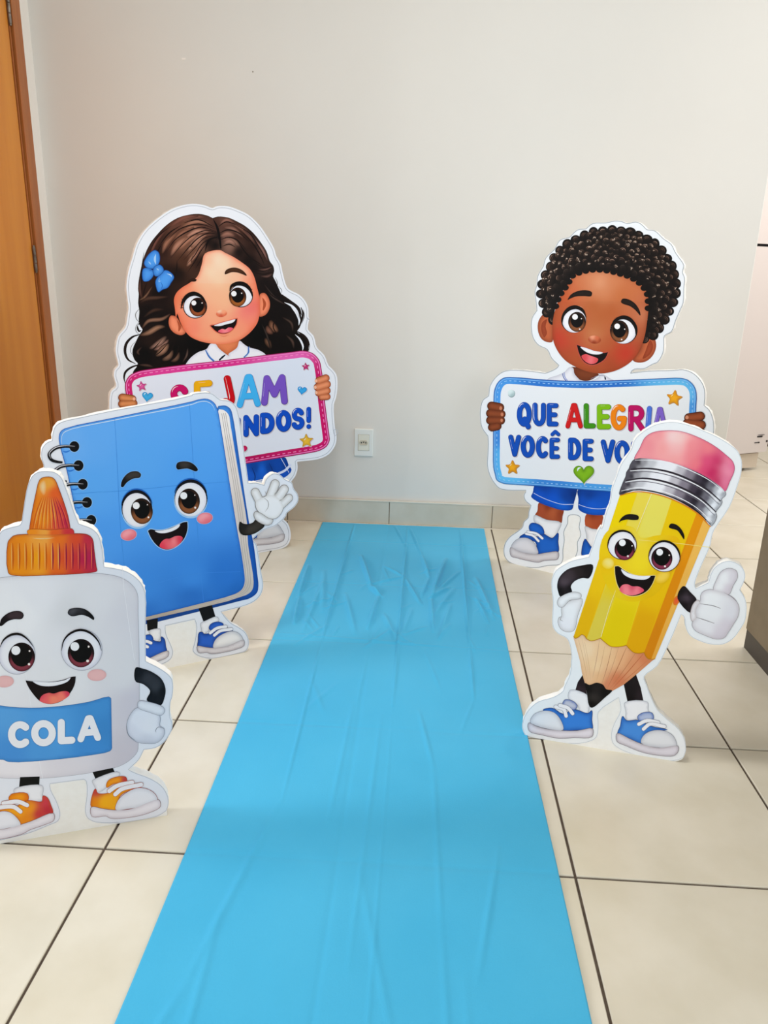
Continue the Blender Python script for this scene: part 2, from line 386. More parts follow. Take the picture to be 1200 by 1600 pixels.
def area2(P): return 0.5*sum(P[i-1][0]*P[i][1]-P[i][0]*P[i-1][1] for i in range(len(P)))
def inset(P, d):
    s = 1 if area2(P) > 0 else -1; n = len(P); out = []
    for i in range(n):
        a, b, c = np.array(P[i-1]), np.array(P[i]), np.array(P[(i+1) % n])
        u = c-a; l = np.linalg.norm(u)
        nn = np.array((-u[1], u[0]))/(l if l > 1e-9 else 1)
        out.append(tuple(b+s*d*nn))
    return out
def seg_dist(P, Q):
    """distance of points P to the closed polyline Q"""
    Q = np.asarray(Q); A = Q; B = np.roll(Q, -1, 0); D = B-A; L = (D*D).sum(1)+1e-12
    best = np.full(len(P), 1e9)
    for a, d, l in zip(A, D, L):
        t = np.clip(((P-a)@d)/l, 0, 1); v = P-a-t[:, None]*d
        best = np.minimum(best, (v*v).sum(1))
    return np.sqrt(best)
def inside(P, Q):
    Q = np.asarray(Q); r = np.zeros(len(P), bool); x, y = P[:, 0], P[:, 1]
    for a, b in zip(Q, np.roll(Q, -1, 0)):
        if a[1] == b[1]: continue
        c = ((a[1] > y) != (b[1] > y)) & (x < (b[0]-a[0])*(y-a[1])/(b[1]-a[1])+a[0])
        r ^= c
    return r
class g:
    """ink blend: colours given at points, an optional edge tint (colour, width px, strength)"""
    def __init__(s, *a, edge=None, p=3.0, e=5.0, step=None):
        s.pt, s.c = [], []
        for z, lst in zip(a[::2], a[1::2]):
            for x, y, h in lst: s.pt.append(z.p(x, y)); s.c.append(lin(h))
        s.pt, s.c, s.edge, s.pw, s.e, s.step = np.array(s.pt), np.array(s.c), edge, p, e, step
    def __call__(s, P, Q):
        d2 = ((P[:, None, :]-s.pt[None])**2).sum(2)+s.e**2
        w = d2**(-s.pw/2); c = (w@s.c)/w.sum(1, keepdims=True)
        if s.step is not None:
            (ya, slope), mul = s.step
            c = np.where((P[:, 1]-slope*P[:, 0] < ya)[:, None], c*np.array(mul), c)
        if s.edge is not None and Q is not None:
            d = seg_dist(P, Q); k = s.edge[2]*np.exp(-(d/s.edge[1])**1.5)
            c = c*(1-k[:, None])+lin(s.edge[0])*k[:, None]
        return c
def ge(col, edge, w=3.0, k=0.8): return g(PX, [(0, 0, col)], edge=(edge, w, k))
def paint(spec, P, Q=None):
    if isinstance(spec, str): return np.tile(lin(spec), (len(P), 1))
    return spec(np.asarray(P, float), Q)
LAYER = 0.00022
class Ink:                                     # one ink mesh: many flat pieces, each with its own layer
    def __init__(s): s.v, s.l, s.c, s.f = [], [], [], []
    def raw(s, P, F, C, L):
        o = len(s.v); s.v += [tuple(p) for p in P]; s.l += [L]*len(P); s.c += [tuple(c) for c in C]
        s.f += [tuple(i+o for i in f) for f in F]
        return s
    def poly(s, Q, spec, L, grid=None):
        Q = [tuple(q) for q in Q]
        if grid is None and not isinstance(spec, str): grid = 3.5
        pts = list(Q)
        if grid:
            a = np.array(Q); lo, hi = a.min(0), a.max(0)
            gx, gy = np.meshgrid(np.arange(lo[0], hi[0]+grid, grid), np.arange(lo[1], hi[1]+grid, grid))
            gx = gx+(np.arange(gx.shape[0])[:, None] % 2)*grid*0.5
            cnd = np.stack([gx.ravel(), gy.ravel()], 1)
            cnd = cnd[inside(cnd, Q)]
            if len(cnd): cnd = cnd[seg_dist(cnd, Q) > grid*0.35]
            pts += [tuple(q) for q in cnd]
        r = delaunay_2d_cdt([Vector(q) for q in pts], [], [list(range(len(Q)))], 1, 1e-5)
        P = np.array([(v[0], v[1]) for v in r[0]])
        s.raw(P, [tuple(f) for f in r[2]], paint(spec, P, np.array(Q)), L)
        return s
    def ribbon(s, pts, wd, spec, L, taper=(0.0, 0.0), n=5, sm=True, closed=False):
        """thin strip along the points, its width falling to taper*width at both ends"""
        C = smooth(pts, closed, n) if sm else [tuple(q) for q in pts]
        A = np.array(C); m = len(A)
        T_ = (np.roll(A, -1, 0)-np.roll(A, 1, 0)) if closed else np.gradient(A, axis=0)
        T_ /= (np.linalg.norm(T_, axis=1, keepdims=True)+1e-9)
        Nn = np.stack([-T_[:, 1], T_[:, 0]], 1)
        t = np.linspace(0, 1, m)
        if closed: hw = np.full(m, wd/2)
        else:
            f = np.minimum(1, np.where(t < 0.5, taper[0]+(1-taper[0])*np.sin(np.minimum(t*2, 1)*math.pi/2), taper[1]+(1-taper[1])*np.sin(np.minimum((1-t)*2, 1)*math.pi/2)))
            hw = wd/2*f
        P = np.concatenate([A+Nn*hw[:, None], A-Nn*hw[:, None]])
        k = m if closed else m-1
        F = [(i, (i+1) % m, m+(i+1) % m, m+i) for i in range(k)]
        s.raw(P, F, paint(spec, P), L)
        return s
    def union(s, polys, spec, L):
        """several outlines as one flat piece without overlaps"""
        pts, faces = [], []
        for q in polys:
            faces.append(list(range(len(pts), len(pts)+len(q)))); pts += [Vector((float(v[0]), float(v[1]))) for v in q]
        r = delaunay_2d_cdt(pts, [], faces, 1, 1e-4)
        P = np.array([(v[0], v[1]) for v in r[0]])
        s.raw(P, [tuple(f) for f, o in zip(r[2], r[5]) if len(o)], paint(spec, P), L)
        return s
    def stadiums(s, pts, wd):
        out = []; r = wd/2
        for a, b in zip(pts[:-1], pts[1:]):
            a, b = np.array(a), np.array(b); d = b-a; l = np.linalg.norm(d)
            if l < 1e-6: continue
            t0 = math.atan2(d[1], d[0])
            q = [b+r*np.array((math.cos(t0+x), math.sin(t0+x))) for x in np.linspace(-math.pi/2, math.pi/2, 9)]
            q += [a+r*np.array((math.cos(t0+x), math.sin(t0+x))) for x in np.linspace(math.pi/2, 3*math.pi/2, 9)]
            out.append(q)
        return out
    def stroke(s, pts, wd, spec, L, sm=False):
        """round-ended thick line"""
        return s.union(s.stadiums(smooth(pts, False, 5) if sm else pts, wd), spec, L)
    def glow(s, pts, wd, col, base, L, n=6):
        """soft streak that fades into the ink below it on every side"""
        A = np.array(smooth(pts, False, n)); m = len(A)
        T_ = np.gradient(A, axis=0); T_ /= (np.linalg.norm(T_, axis=1, keepdims=True)+1e-9)
        Nn = np.stack([-T_[:, 1], T_[:, 0]], 1); t = np.linspace(0, 1, m)
        hw = wd/2*(0.35+0.65*np.sin(t*math.pi)); R = (-1, -0.5, 0, 0.5, 1); P, K = [], []
        for u in R: P.append(A+Nn*(hw*u)[:, None]); K.append(np.sin(t*math.pi)*(1-abs(u))**0.8)
        P = np.concatenate(P); K = np.concatenate(K)[:, None]
        C = paint(base, P)*(1-K)+lin(col)*K
        F = [(r*m+i, r*m+i+1, (r+1)*m+i+1, (r+1)*m+i) for r in range(4) for i in range(m-1)]
        return s.raw(P, F, C, L)
    def dashes(s, Q, on, off, wd, spec, L):
        Q = [np.array(q) for q in Q]+[np.array(Q[0])]
        acc = 0; pen = []
        for a, b in zip(Q[:-1], Q[1:]):
            l = np.linalg.norm(b-a); k = max(1, int(l))
            for j in range(k):
                q = a+(b-a)*j/k
                if acc % (on+off) < on: pen.append(q)
                else:
                    if len(pen) > 1: s.ribbon([pen[0], pen[-1]], wd, spec, L, (1, 1), sm=False)
                    pen = []
                acc += l/k
        return s
class Cutout:
    def __init__(s, name, label, a, b=None, yaw=None, gain=1.25):
        s.gain = gain                          # colour gain making up for how much light this board gets
        s.A = s.floor(a)
        if yaw is None:
            B = s.floor(b); d = (B-s.A)/np.linalg.norm(B-s.A)
        else: d = np.array([math.cos(math.radians(yaw)), math.sin(math.radians(yaw)), 0])
        s.d = d; s.n = np.array([d[1], -d[0], 0]); s.yaw = math.atan2(d[1], d[0])
        s.root = empty(name, tuple(s.A), s.yaw); tag(s.root, label, 'cutout', group='foam board standees')
    def ray(s, q): return FW+RT*(q[0]-600)/CAM_F+UP*(800-q[1])/CAM_F
    def floor(s, q):
        d = s.ray(q); return CAM+d*(-CAM[2]/d[2])
    def loc(s, q, lift=0.0):                   # photo point -> (along the board, up) on the board's own plane
        d = s.ray(q); t = ((s.A+s.n*lift-CAM)@s.n)/(d@s.n); P = CAM+t*d-s.A
        return (P@s.d, P[2])
    def obj(s, name, ink, parent=None, label=None, kind=None):
        me = bpy.data.meshes.new(name)
        V = []
        for q, L in zip(ink.v, ink.l):
            u, v = s.loc(q); V.append((u, -L*LAYER, max(v, 0.0006)))
        me.from_pydata(V, [], ink.f)
        at = me.color_attributes.new('ink', 'FLOAT_COLOR', 'POINT')
        C = np.clip(np.array(ink.c)*s.gain, 0, None); C /= np.maximum(1.0, C.max(1)/0.97)[:, None]
        at.data.foreach_set('color', np.concatenate([C, np.ones((len(C), 1))], 1).astype(np.float32).ravel())
        o = link(name, me, M_PRINT, parent or s.root)
        if label: o['label'] = label
        if kind: o['kind'] = kind
        return o
    def poly(s, name, Q, spec, L, parent=None, grid=None, sm=4, outline=None, label=None):
        Q = smooth(Q, True, sm) if sm else Q
        k = Ink()
        if outline: k.poly(inset(Q, -outline[1]), outline[0], L-0.5)
        k.poly(Q, spec, L, grid)
        return s.obj(name, k, parent, label)
    def board(s, Q, thick=0.02, seed=1):
        rng = random.Random(seed)
        Q = [tuple(q) for q in Q]
        r = delaunay_2d_cdt([Vector(q) for q in Q], [], [list(range(len(Q)))], 1, 1e-5)
        P = [(v[0], v[1]) for v in r[0]]; n = len(P)
        uv = [s.loc(q) for q in P]
        V = [(u, 0.0, max(v, 0)) for u, v in uv]
        V += [(u+rng.uniform(-0.0012, 0.0012), thick, max(v+rng.uniform(-0.0012, 0.0012), 0) if v > 0.004 else 0) for u, v in uv]
        F = [tuple(f) for f in r[2]]; F += [tuple(i+n for i in f) for f in F]
        cnt = {}
        for f in r[2]:
            for a, b in zip(f, list(f[1:])+[f[0]]): cnt[tuple(sorted((a, b)))] = cnt.get(tuple(sorted((a, b))), 0)+1
        F += [(a, b, b+n, a+n) for (a, b), c in cnt.items() if c == 1]
        me = bpy.data.meshes.new('foam_board'); me.from_pydata(V, [], F)
        bm = bmesh.new(); bm.from_mesh(me); bmesh.ops.recalc_face_normals(bm, faces=bm.faces); bm.to_mesh(me); bm.free()
        return link('foam_board', me, M_FOAM, s.root)
    def eye(s, c, rx, ry, ic, ir, iry, hl, rot=0, small=(), lid=None, lidw=3.0, iris=('#8a4a26', '#2a120c'), white='#f4f4fa', rim='#1a1210', pupil=0.70, L=8, dx=0, dy=0, ring=None, lash=None):
        W_ = ell(c, rx, ry, rot, 36)
        k = Ink()
        if ring: k.poly(ell((c[0]+ring[1], c[1]+ring[2]), rx+ring[3], ry+ring[3], rot, 36), ring[0], L-1)
        if rim: k.poly(ell((c[0]+dx, c[1]+dy), rx+1.2, ry+1.2, rot, 36), rim, L-0.5)
        k.poly(W_, g(PX, [(c[0]-rx*0.3, c[1]-ry*0.2, white), (c[0]+rx*0.2, c[1]+ry*0.3, white)], edge=('#b0b0c4', rx*0.16, 0.6)), L, 2.6)
        e = s.obj('eye', k)
        k = Ink().poly(ell(ic, ir, iry, rot), g(PX, [(ic[0], ic[1]+iry*0.85, iris[0]), (ic[0]-ir*0.6, ic[1]+iry*0.5, iris[0]), (ic[0]+ir*0.6, ic[1]+iry*0.5, iris[0]), (ic[0], ic[1]-iry*0.7, iris[1]), (ic[0]-ir*0.8, ic[1]-iry*0.2, iris[1]), (ic[0]+ir*0.8, ic[1]-iry*0.2, iris[1])], edge=('#0c0606', 1.6, 0.9)), L+1, 2.0)
        s.obj('iris', k, e)
        s.obj('pupil', Ink().poly(ell((ic[0], ic[1]-iry*0.12), ir*pupil, iry*pupil, rot), '#060404', L+2), e)
        s.obj('eye_highlight', Ink().poly(ell(hl[0], hl[1], hl[1]), '#fbfbff', L+3), e)
        for q, r in small: s.obj('eye_highlight', Ink().poly(ell(q, r, r, 0, 12), '#e8dcd8', L+3), e)
        if lid:
            k = Ink().ribbon(lid, lidw, '#0e0806', L+3.2, (0.1, 0.1))
            for a, b in (lash or ()): k.ribbon([a, b], 1.3, '#0e0806', L+3.2, (1, 0), sm=False)
            s.obj('eyelid_line', k, e)
        return e
    def mouth(s, Q, teeth, tongue, lip=None, lipw=1.2, tcol=None, dark='#120808', L=8):
        k = Ink(); q = smooth(Q, True, 4)
        if lip: k.poly(inset(q, -lipw), lip, L-0.5)
        k.poly(q, dark, L)
        m = s.obj('mouth', k)
        s.obj('tongue', Ink().poly(smooth(tongue, True, 4), tcol, L+1, 2.0), m)
        s.obj('teeth', Ink().poly(smooth(teeth, True, 4), ge('#f4f4f8', '#b8b8c8', 1.2, 0.6), L+1.2, 2.0), m)
        return m
    def capsules(s, name, segs, fill, line, L, parent=None, ow=1.0, part='finger'):
        """finger-like round shapes sharing one outline"""
        k = Ink(); st = []
        for a, b, wd in segs: st += k.stadiums([a, b], wd+2*ow)
        o = s.obj(name, k.union(st, line, L), parent)
        for j, (a, b, wd) in enumerate(segs):
            s.obj(part, Ink().poly(Ink().stadiums([a, b], wd)[0], fill, L+0.5+0.25*j, 2.2), o if parent is None else parent)
        return o
    def lines(s, name, items, parent=None):
        """one printed line per object: (points, width, colour, layer, taper)"""
        for pts, wd, col, L, tp in items: s.obj(name, Ink().ribbon(pts, wd, col, L, tp), parent)
def star_pts(c, R, rot=-90, inner=0.5):
    return [(c[0]+(R if i % 2 == 0 else R*inner)*math.cos(math.radians(rot+36*i)), c[1]+(R if i % 2 == 0 else R*inner)*math.sin(math.radians(rot+36*i))) for i in range(10)]
def heart_pts(c, r, rot=0):
    a = math.radians(rot); out = []
    for t in np.linspace(0, 2*math.pi, 36, endpoint=False):
        x = 16*math.sin(t)**3/16*r; y = -(13*math.cos(t)-5*math.cos(2*t)-2*math.cos(3*t)-math.cos(4*t))/16*r
        out.append((c[0]+x*math.cos(a)-y*math.sin(a), c[1]+x*math.sin(a)+y*math.cos(a)))
    return out
def arc(cx, cy, rx, ry, a0, a1, n=14): return [(cx+rx*math.cos(math.radians(a)), cy+ry*math.sin(math.radians(a))) for a in np.linspace(a0, a1, n)]
GLYPH = {
 'A': [[(0, 1), (0.44, 0.0), (0.56, 0.0), (1, 1)], [(0.2, 0.7), (0.8, 0.7)]],
 'B': [[(0, 0), (0, 1)], [(0, 0)]+arc(0.45, 0.25, 0.45, 0.25, -90, 90, 9)+[(0, 0.5)], [(0, 0.5)]+arc(0.5, 0.75, 0.5, 0.25, -90, 90, 9)+[(0, 1)]],
 'C': [arc(0.55, 0.5, 0.55, 0.5, -48, -312, 18)],
 'D': [[(0, 0), (0, 1)], [(0, 0)]+arc(0.35, 0.5, 0.65, 0.5, -90, 90, 13)+[(0, 1)]],
 'E': [[(1, 0), (0, 0), (0, 1), (1, 1)], [(0, 0.5), (0.85, 0.5)]],
 'G': [arc(0.5, 0.5, 0.5, 0.5, -50, -325, 18)+[(0.96, 0.56), (0.55, 0.56)]],
 'I': [[(0.5, 0), (0.5, 1)]],
 'J': [[(0.75, 0), (0.78, 0.75)]+arc(0.42, 0.75, 0.36, 0.25, 0, 130, 8)],
 'L': [[(0, 0), (0, 1), (1, 1)]],
 'M': [[(0, 1), (0.12, 0), (0.5, 0.68), (0.88, 0), (1, 1)]],
 'N': [[(0, 1), (0, 0), (1, 1), (1, 0)]],
 'O': [arc(0.5, 0.5, 0.5, 0.5, 0, 360, 24)],
 'Q': [arc(0.5, 0.46, 0.5, 0.46, 0, 360, 24), [(0.55, 0.68), (0.9, 1.05)]],
 'R': [[(0, 1), (0, 0)], [(0, 0)]+arc(0.5, 0.27, 0.45, 0.27, -90, 90, 9)+[(0, 0.55)], [(0.45, 0.55), (1, 1)]],
 'S': [arc(0.5, 0.25, 0.45, 0.25, -20, -270, 12)+arc(0.5, 0.75, 0.5, 0.25, -90, 160, 13)],
 'T': [[(0, 0), (1, 0)], [(0.5, 0), (0.5, 1)]],
 'U': [[(0, 0), (0, 0.62)]+arc(0.5, 0.62, 0.5, 0.38, 180, 0, 10)+[(1, 0)]],
 'V': [[(0, 0), (0.5, 1), (1, 0)]],
 '-': [[(0, 0.55), (1, 0.55)]],
 '!': [[(0.5, 0), (0.5, 0.66)], [(0.5, 0.99), (0.5, 1.0)]],
}
def letter(c, ch, z, x0, y0, x1, y1, wd, col, dark, parent, L=6, tilt=0.0, slope=0.0, hat=None, light='#ffffff', shadow='#c9c4cc', ow=0.9, hl=True, sl=True):
    """bubble letter filling the box (crop units): soft print shadow, dark rim, fill, gleam"""
    s = z.s; h = wd/2
    def mp(q, ox=0, oy=0):
        x = x0+h+q[0]*(x1-x0-wd); y = y0+h+q[1]*(y1-y0-wd)
        y += slope*(x-x0); x += tilt*(y-(y0+y1)/2)
        p = z.p(x, y); return (p[0]+ox, p[1]+oy)
    lines = [list(l) for l in GLYPH[ch]]
    k = Ink()
    extra = [] if hat is None else [[z.p(*q) for q in hat]]
    def put(ox, oy, w_, spec, L_):
        st = []
        for l in lines: st += k.stadiums([mp(q, ox, oy) for q in l], w_)
        for l in extra: st += k.stadiums([(q[0]+ox, q[1]+oy) for q in l], w_*0.8)
        k.union(st, spec, L_)
    if sl: put(1.0, 1.1, wd*s+ow*1.4, shadow, L)
    put(0, 0, wd*s+ow*0.6, dark, L+0.5)
    put(-0.25, -0.3, wd*s-ow*0.9, col, L+1)
    if hl:
        q = [mp(v) for v in lines[0]]
        if len(q) > 8:
            b0 = min(range(len(q)-4), key=lambda t: sum(p[0]+p[1] for p in q[t:t+5])); q = q[b0:b0+5]
        else: q = [tuple(np.array(q[0])*0.8+np.array(q[1])*0.2), tuple(np.array(q[0])*0.25+np.array(q[1])*0.75)]
        k.ribbon([(p[0]-wd*s*0.26, p[1]-wd*s*0.2) for p in q], 1.0, light, L+1.4, (0.2, 0.2), sm=False)
    return c.obj('letter', k, parent)
def sheet(c, Q, col='#eceff8', line='#aeb2bd', off=3.0, w=0.9):
    k = Ink().poly(Q, col, 1); k.ribbon(inset(Q, off), w, line, 1.5, closed=True, sm=False)
    return c.obj('print_sheet', k)
def shoe(c, z, body, toe, sole, sock=None, tongue=None, laces=(), lw=20, blue='#1f62c4', bdark='#103f94', tcol=None, L=6, leg=None, legcol='#0c0a0c', white='#e8e8ee', solec='#d6d3d8', line=None, mirror=None):
    s = c.poly('shoe', z(*body), ge(blue, bdark, 3.5, 0.9), L, outline=('#20202c', 0.5))
    c.poly('toe_cap', z(*toe), ge(white, '#a9abb6', 3.5, 0.75), L+1, s, outline=('#6a6c78', 0.4))
    so = c.poly('sole', z(*sole), ge(solec, '#9c949c', 2.2, 0.8), L+1.2, s, outline=('#5a5460', 0.5))
    if sock: c.poly('sock', z(*sock), ge('#ececf0', '#a8aab4', 2.5, 0.7), L-1, outline=('#8c8e98', 0.4))
    if leg: c.poly('leg', z(*leg), legcol if isinstance(legcol, str) else legcol, L-2)
    if tongue: c.poly('tongue_flap', z(*tongue), ge(tcol or blue, bdark, 2.2, 0.8), L+1.4, s, outline=('#30303c', 0.4))
    if laces:
        for j, l in enumerate(laces): c.obj('lace', Ink().stroke(z(*l), lw*z.s+1.0, '#6c7080', L+2+j, True).stroke(z(*l), lw*z.s, '#f0f0f6', L+2.4+j, True), s)
    return s

# ================================================================== girl
c = Cutout('girl_cutout', 'tall cutout of a smiling girl with long brown hair and blue bow, pink-framed sign', (406, 864), yaw=36, gain=1.16)
up = G1((840,110),(700,140),(600,190),(480,280),(390,370),(320,490),(280,620),(245,740),(225,880),(235,1000),(245,1080),(232,1190)) \
   + G3((215,190),(150,270),(130,350),(125,420),(140,490),(150,545),(115,590),(108,650),(130,745),(85,785),(68,850),(65,960)) \
   + [(171,670),(178,715),(195,750),(225,768),(246,775),(240,800),(238,830),(250,850),(238,870),(222,895)] 
bot = [(222,912),(236,918),(300,903),(406,864),(436,858.5),(448,853),(453,845)]
rt = G5((685,1040),(660,950),(620,910),(560,850),(600,700),(690,555),(730,500),(750,430),(745,372),(745,370),(940,345),(1040,300),(1100,220),(1115,150),(1105,50)) \
   + G4((1110,1200),(1095,1080),(1090,910),(1110,850),(1125,720),(1112,630),(1070,575),(1040,545),(1000,450),(930,375),(900,270),(845,205),(860,100)) \
   + G2((855,1180),(850,1090),(820,1020),(760,960),(680,920),(650,890),(610,760),(590,670),(550,600),(530,530),(460,410),(390,310),(290,215),(200,170),(100,135),(0,133)) + G1((1030,150),(960,125))
Q = smooth(up+bot+rt, True, 3)
c.board(Q, seed=11)
sheet(c, Q)
# hair
hairL = G1((1035,245),(1035,245),(980,220),(900,205),(800,215),(700,245),(600,310),(520,390),(450,480),(400,580),(370,680),(345,800),(335,880),(340,960),(335,1040),(345,1110)) \
   + G3((345,60),(340,130),(355,180),(375,210),(340,270),(310,330),(285,390),(282,440),(305,500),(330,525),(320,560),(290,600),(290,640),(800,560),(1100,520)) \
   + G4((300,480),(700,430),(845,415),(855,400),(840,330),(800,270),(745,230),(770,190),(790,120),(795,50)) \
   + G2((790,1200),(770,1110),(720,1050),(650,1000),(600,960),(580,920),(545,840),(520,790),(530,740),(520,690),(490,650),(460,560),(410,480),(340,390),(260,320),(180,275),(100,240),(0,230))
hcol = g(G1, [(520,420,'#4a2a20'),(700,250,'#7e4c3e'),(640,480,'#6b3f2e'),(800,300,'#8a5742'),(740,480,'#a06a52'),(850,560,'#8f5e48'),(760,640,'#5e3826'),(600,760,'#2a1510'),(700,760,'#22120c'),(900,480,'#b47e68'),(960,400,'#7a4c3c'),(1000,470,'#120808'),(1060,500,'#0c0606'),(900,650,'#3a2016'),(430,650,'#54322a'),(390,900,'#3e2218'),(560,560,'#3c2018'),(520,940,'#1a0c0a'),(880,240,'#6a4034'),(960,300,'#6e463a'),(1080,300,'#5a362c'),(1090,420,'#140a0a')],
         G3, [(480,330,'#2c1a14'),(700,430,'#0a0504'),(400,440,'#080404'),(880,350,'#040202'),(600,150,'#140a08'),(420,60,'#160c0a'),(540,540,'#1a0e0c'),(760,500,'#140a08')],
         G2, [(60,280,'#8a5a4a'),(80,420,'#a06e60'),(110,500,'#b0806e'),(60,350,'#6a4438'),(200,420,'#4a2a20'),(200,330,'#5c382c'),(300,420,'#3a2018'),(420,560,'#5c3e36'),(330,520,'#3a221a'),(200,560,'#1c0e0c'),(300,640,'#180c0a'),(350,700,'#1c1010'),(420,650,'#4a3028'),(450,740,'#3c2824'),(450,850,'#1a1010'),(600,1100,'#140c0c'),(520,950,'#140c0c')],
         G4, [(400,250,'#040303'),(650,330,'#100908'),(560,100,'#120a0a'),(700,150,'#1a1210')], p=3.4, edge=('#120a08', 2.0, 0.5))
hcol.c = hcol.c*0.5
hair = c.poly('hair', hairL, hcol, 2, grid=2.6, sm=3)
k = Ink()
for z, pts, w_ in ((G3, [(350,255),(280,280),(225,340),(212,420),(240,490),(310,530)], 4.4), (G3, [(345,15),(312,60),(318,110),(350,145)], 1.0), (G3, [(350,140),(330,190),(345,225),(365,215)], 3.2), (G3, [(345,130),(312,190),(318,230),(350,255)], 0.9), (G3, [(400,535),(290,555),(218,605),(203,660),(212,712)], 3.4), (G3, [(310,320),(270,370),(265,420),(285,450)], 0.7),
                   (G2, [(600,960),(690,1030),(760,1090),(790,1160)], 3.6), (G4, [(780,0),(800,60),(780,140),(755,190)], 3.4), (G4, [(745,225),(810,270),(848,330),(845,412)], 4.2), (G2, [(540,800),(560,850),(555,890)], 0.8), (G2, [(570,880),(600,920),(598,950)], 0.8), (G4, [(805,20),(812,90),(780,170)], 0.8), (G4, [(760,235),(830,280),(862,350),(855,410)], 0.8)):
    c.obj('loose_curl', Ink().ribbon(z(*pts), w_, '#1c110e', 2.4, (0.25, 0.15)), hair)
k = Ink()
for z, pts, w_ in ((G2, [(625,1035),(690,1065),(740,1115),(770,1190)], 3.6), (G4, [(690,0),(740,60),(765,120),(760,170)], 3.6), (G4, [(725,255),(770,300),(800,370),(795,408)], 3.0), (G3, [(330,150),(345,195),(365,215)], 2.0)):
    c.obj('hair_gap', Ink().ribbon(z(*pts), w_, '#eceff8', 2.8, (0.1, 0.1)), hair)
k = Ink()
D = '#120806'
k.ribbon(G1((1036,250),(1075,330),(1095,420),(1110,530)), 4.0, '#0c0505', 3.7, (0.1, 0.5)).ribbon(G1((1090,420),(1000,450),(960,560)), 3.4, '#0e0605', 3.7, (0.2, 0.1))
for z, pts, w_ in ((G1, [(1050,330),(900,260),(760,290)], 1.6), (G1, [(1070,350),(900,300),(720,350),(600,460)], 1.3), (G1, [(1085,380),(930,330),(800,370),(680,450),(600,560)], 1.6), (G1, [(1090,390),(980,360),(860,400),(740,500),(640,620)], 1.4), (G1, [(1095,400),(1000,385),(900,430),(800,530),(700,650)], 1.6), (G1, [(1090,410),(960,430),(870,520),(760,640)], 1.1), (G1, [(1050,420),(940,480),(860,600),(790,680)], 1.3), (G1, [(1010,440),(930,540),(860,660),(800,750)], 1.3), (G1, [(960,560),(920,640),(870,720)], 1.0), (G1, [(740,310),(620,390),(520,520)], 1.6), (G1, [(640,320),(520,420),(440,560)], 1.2), (G1, [(560,480),(480,620)], 1.4),
                   (G1, [(390,560),(365,760),(370,960)], 1.4), (G1, [(420,840),(390,930),(380,1000)], 1.4), (G1, [(700,640),(690,760),(640,860)], 1.8),
                   (G2, [(0,330),(80,280),(180,310)], 1.4), (G2, [(10,390),(90,355),(190,380),(300,470)], 1.8), (G2, [(20,450),(100,425),(180,450),(280,560)], 1.6), (G2, [(40,510),(110,490),(170,520)], 1.4), (G2, [(160,300),(300,390),(400,540),(460,640)], 1.6), (G2, [(200,350),(320,470),(400,600),(440,690)], 1.6), (G2, [(180,450),(290,600),(420,690)], 2.0), (G2, [(330,720),(430,740),(520,710)], 1.2), (G2, [(350,760),(440,770),(525,745)], 1.2), (G2, [(330,650),(440,710),(515,690)], 1.0), (G2, [(420,850),(500,960),(620,1040)], 1.6), (G2, [(450,830),(540,930),(640,1000)], 1.4),
                   (G3, [(620,330),(540,420),(470,470)], 1.4), (G3, [(560,300),(480,390),(430,430)], 1.4), (G3, [(680,330),(620,430),(520,500)], 2.4), (G3, [(720,360),(690,450),(600,530)], 2.4), (G4, [(560,80),(520,180),(560,260)], 1.6)):
    k.ribbon(z(*pts), w_*1.25, D, 3.8, (0.1, 0.1))
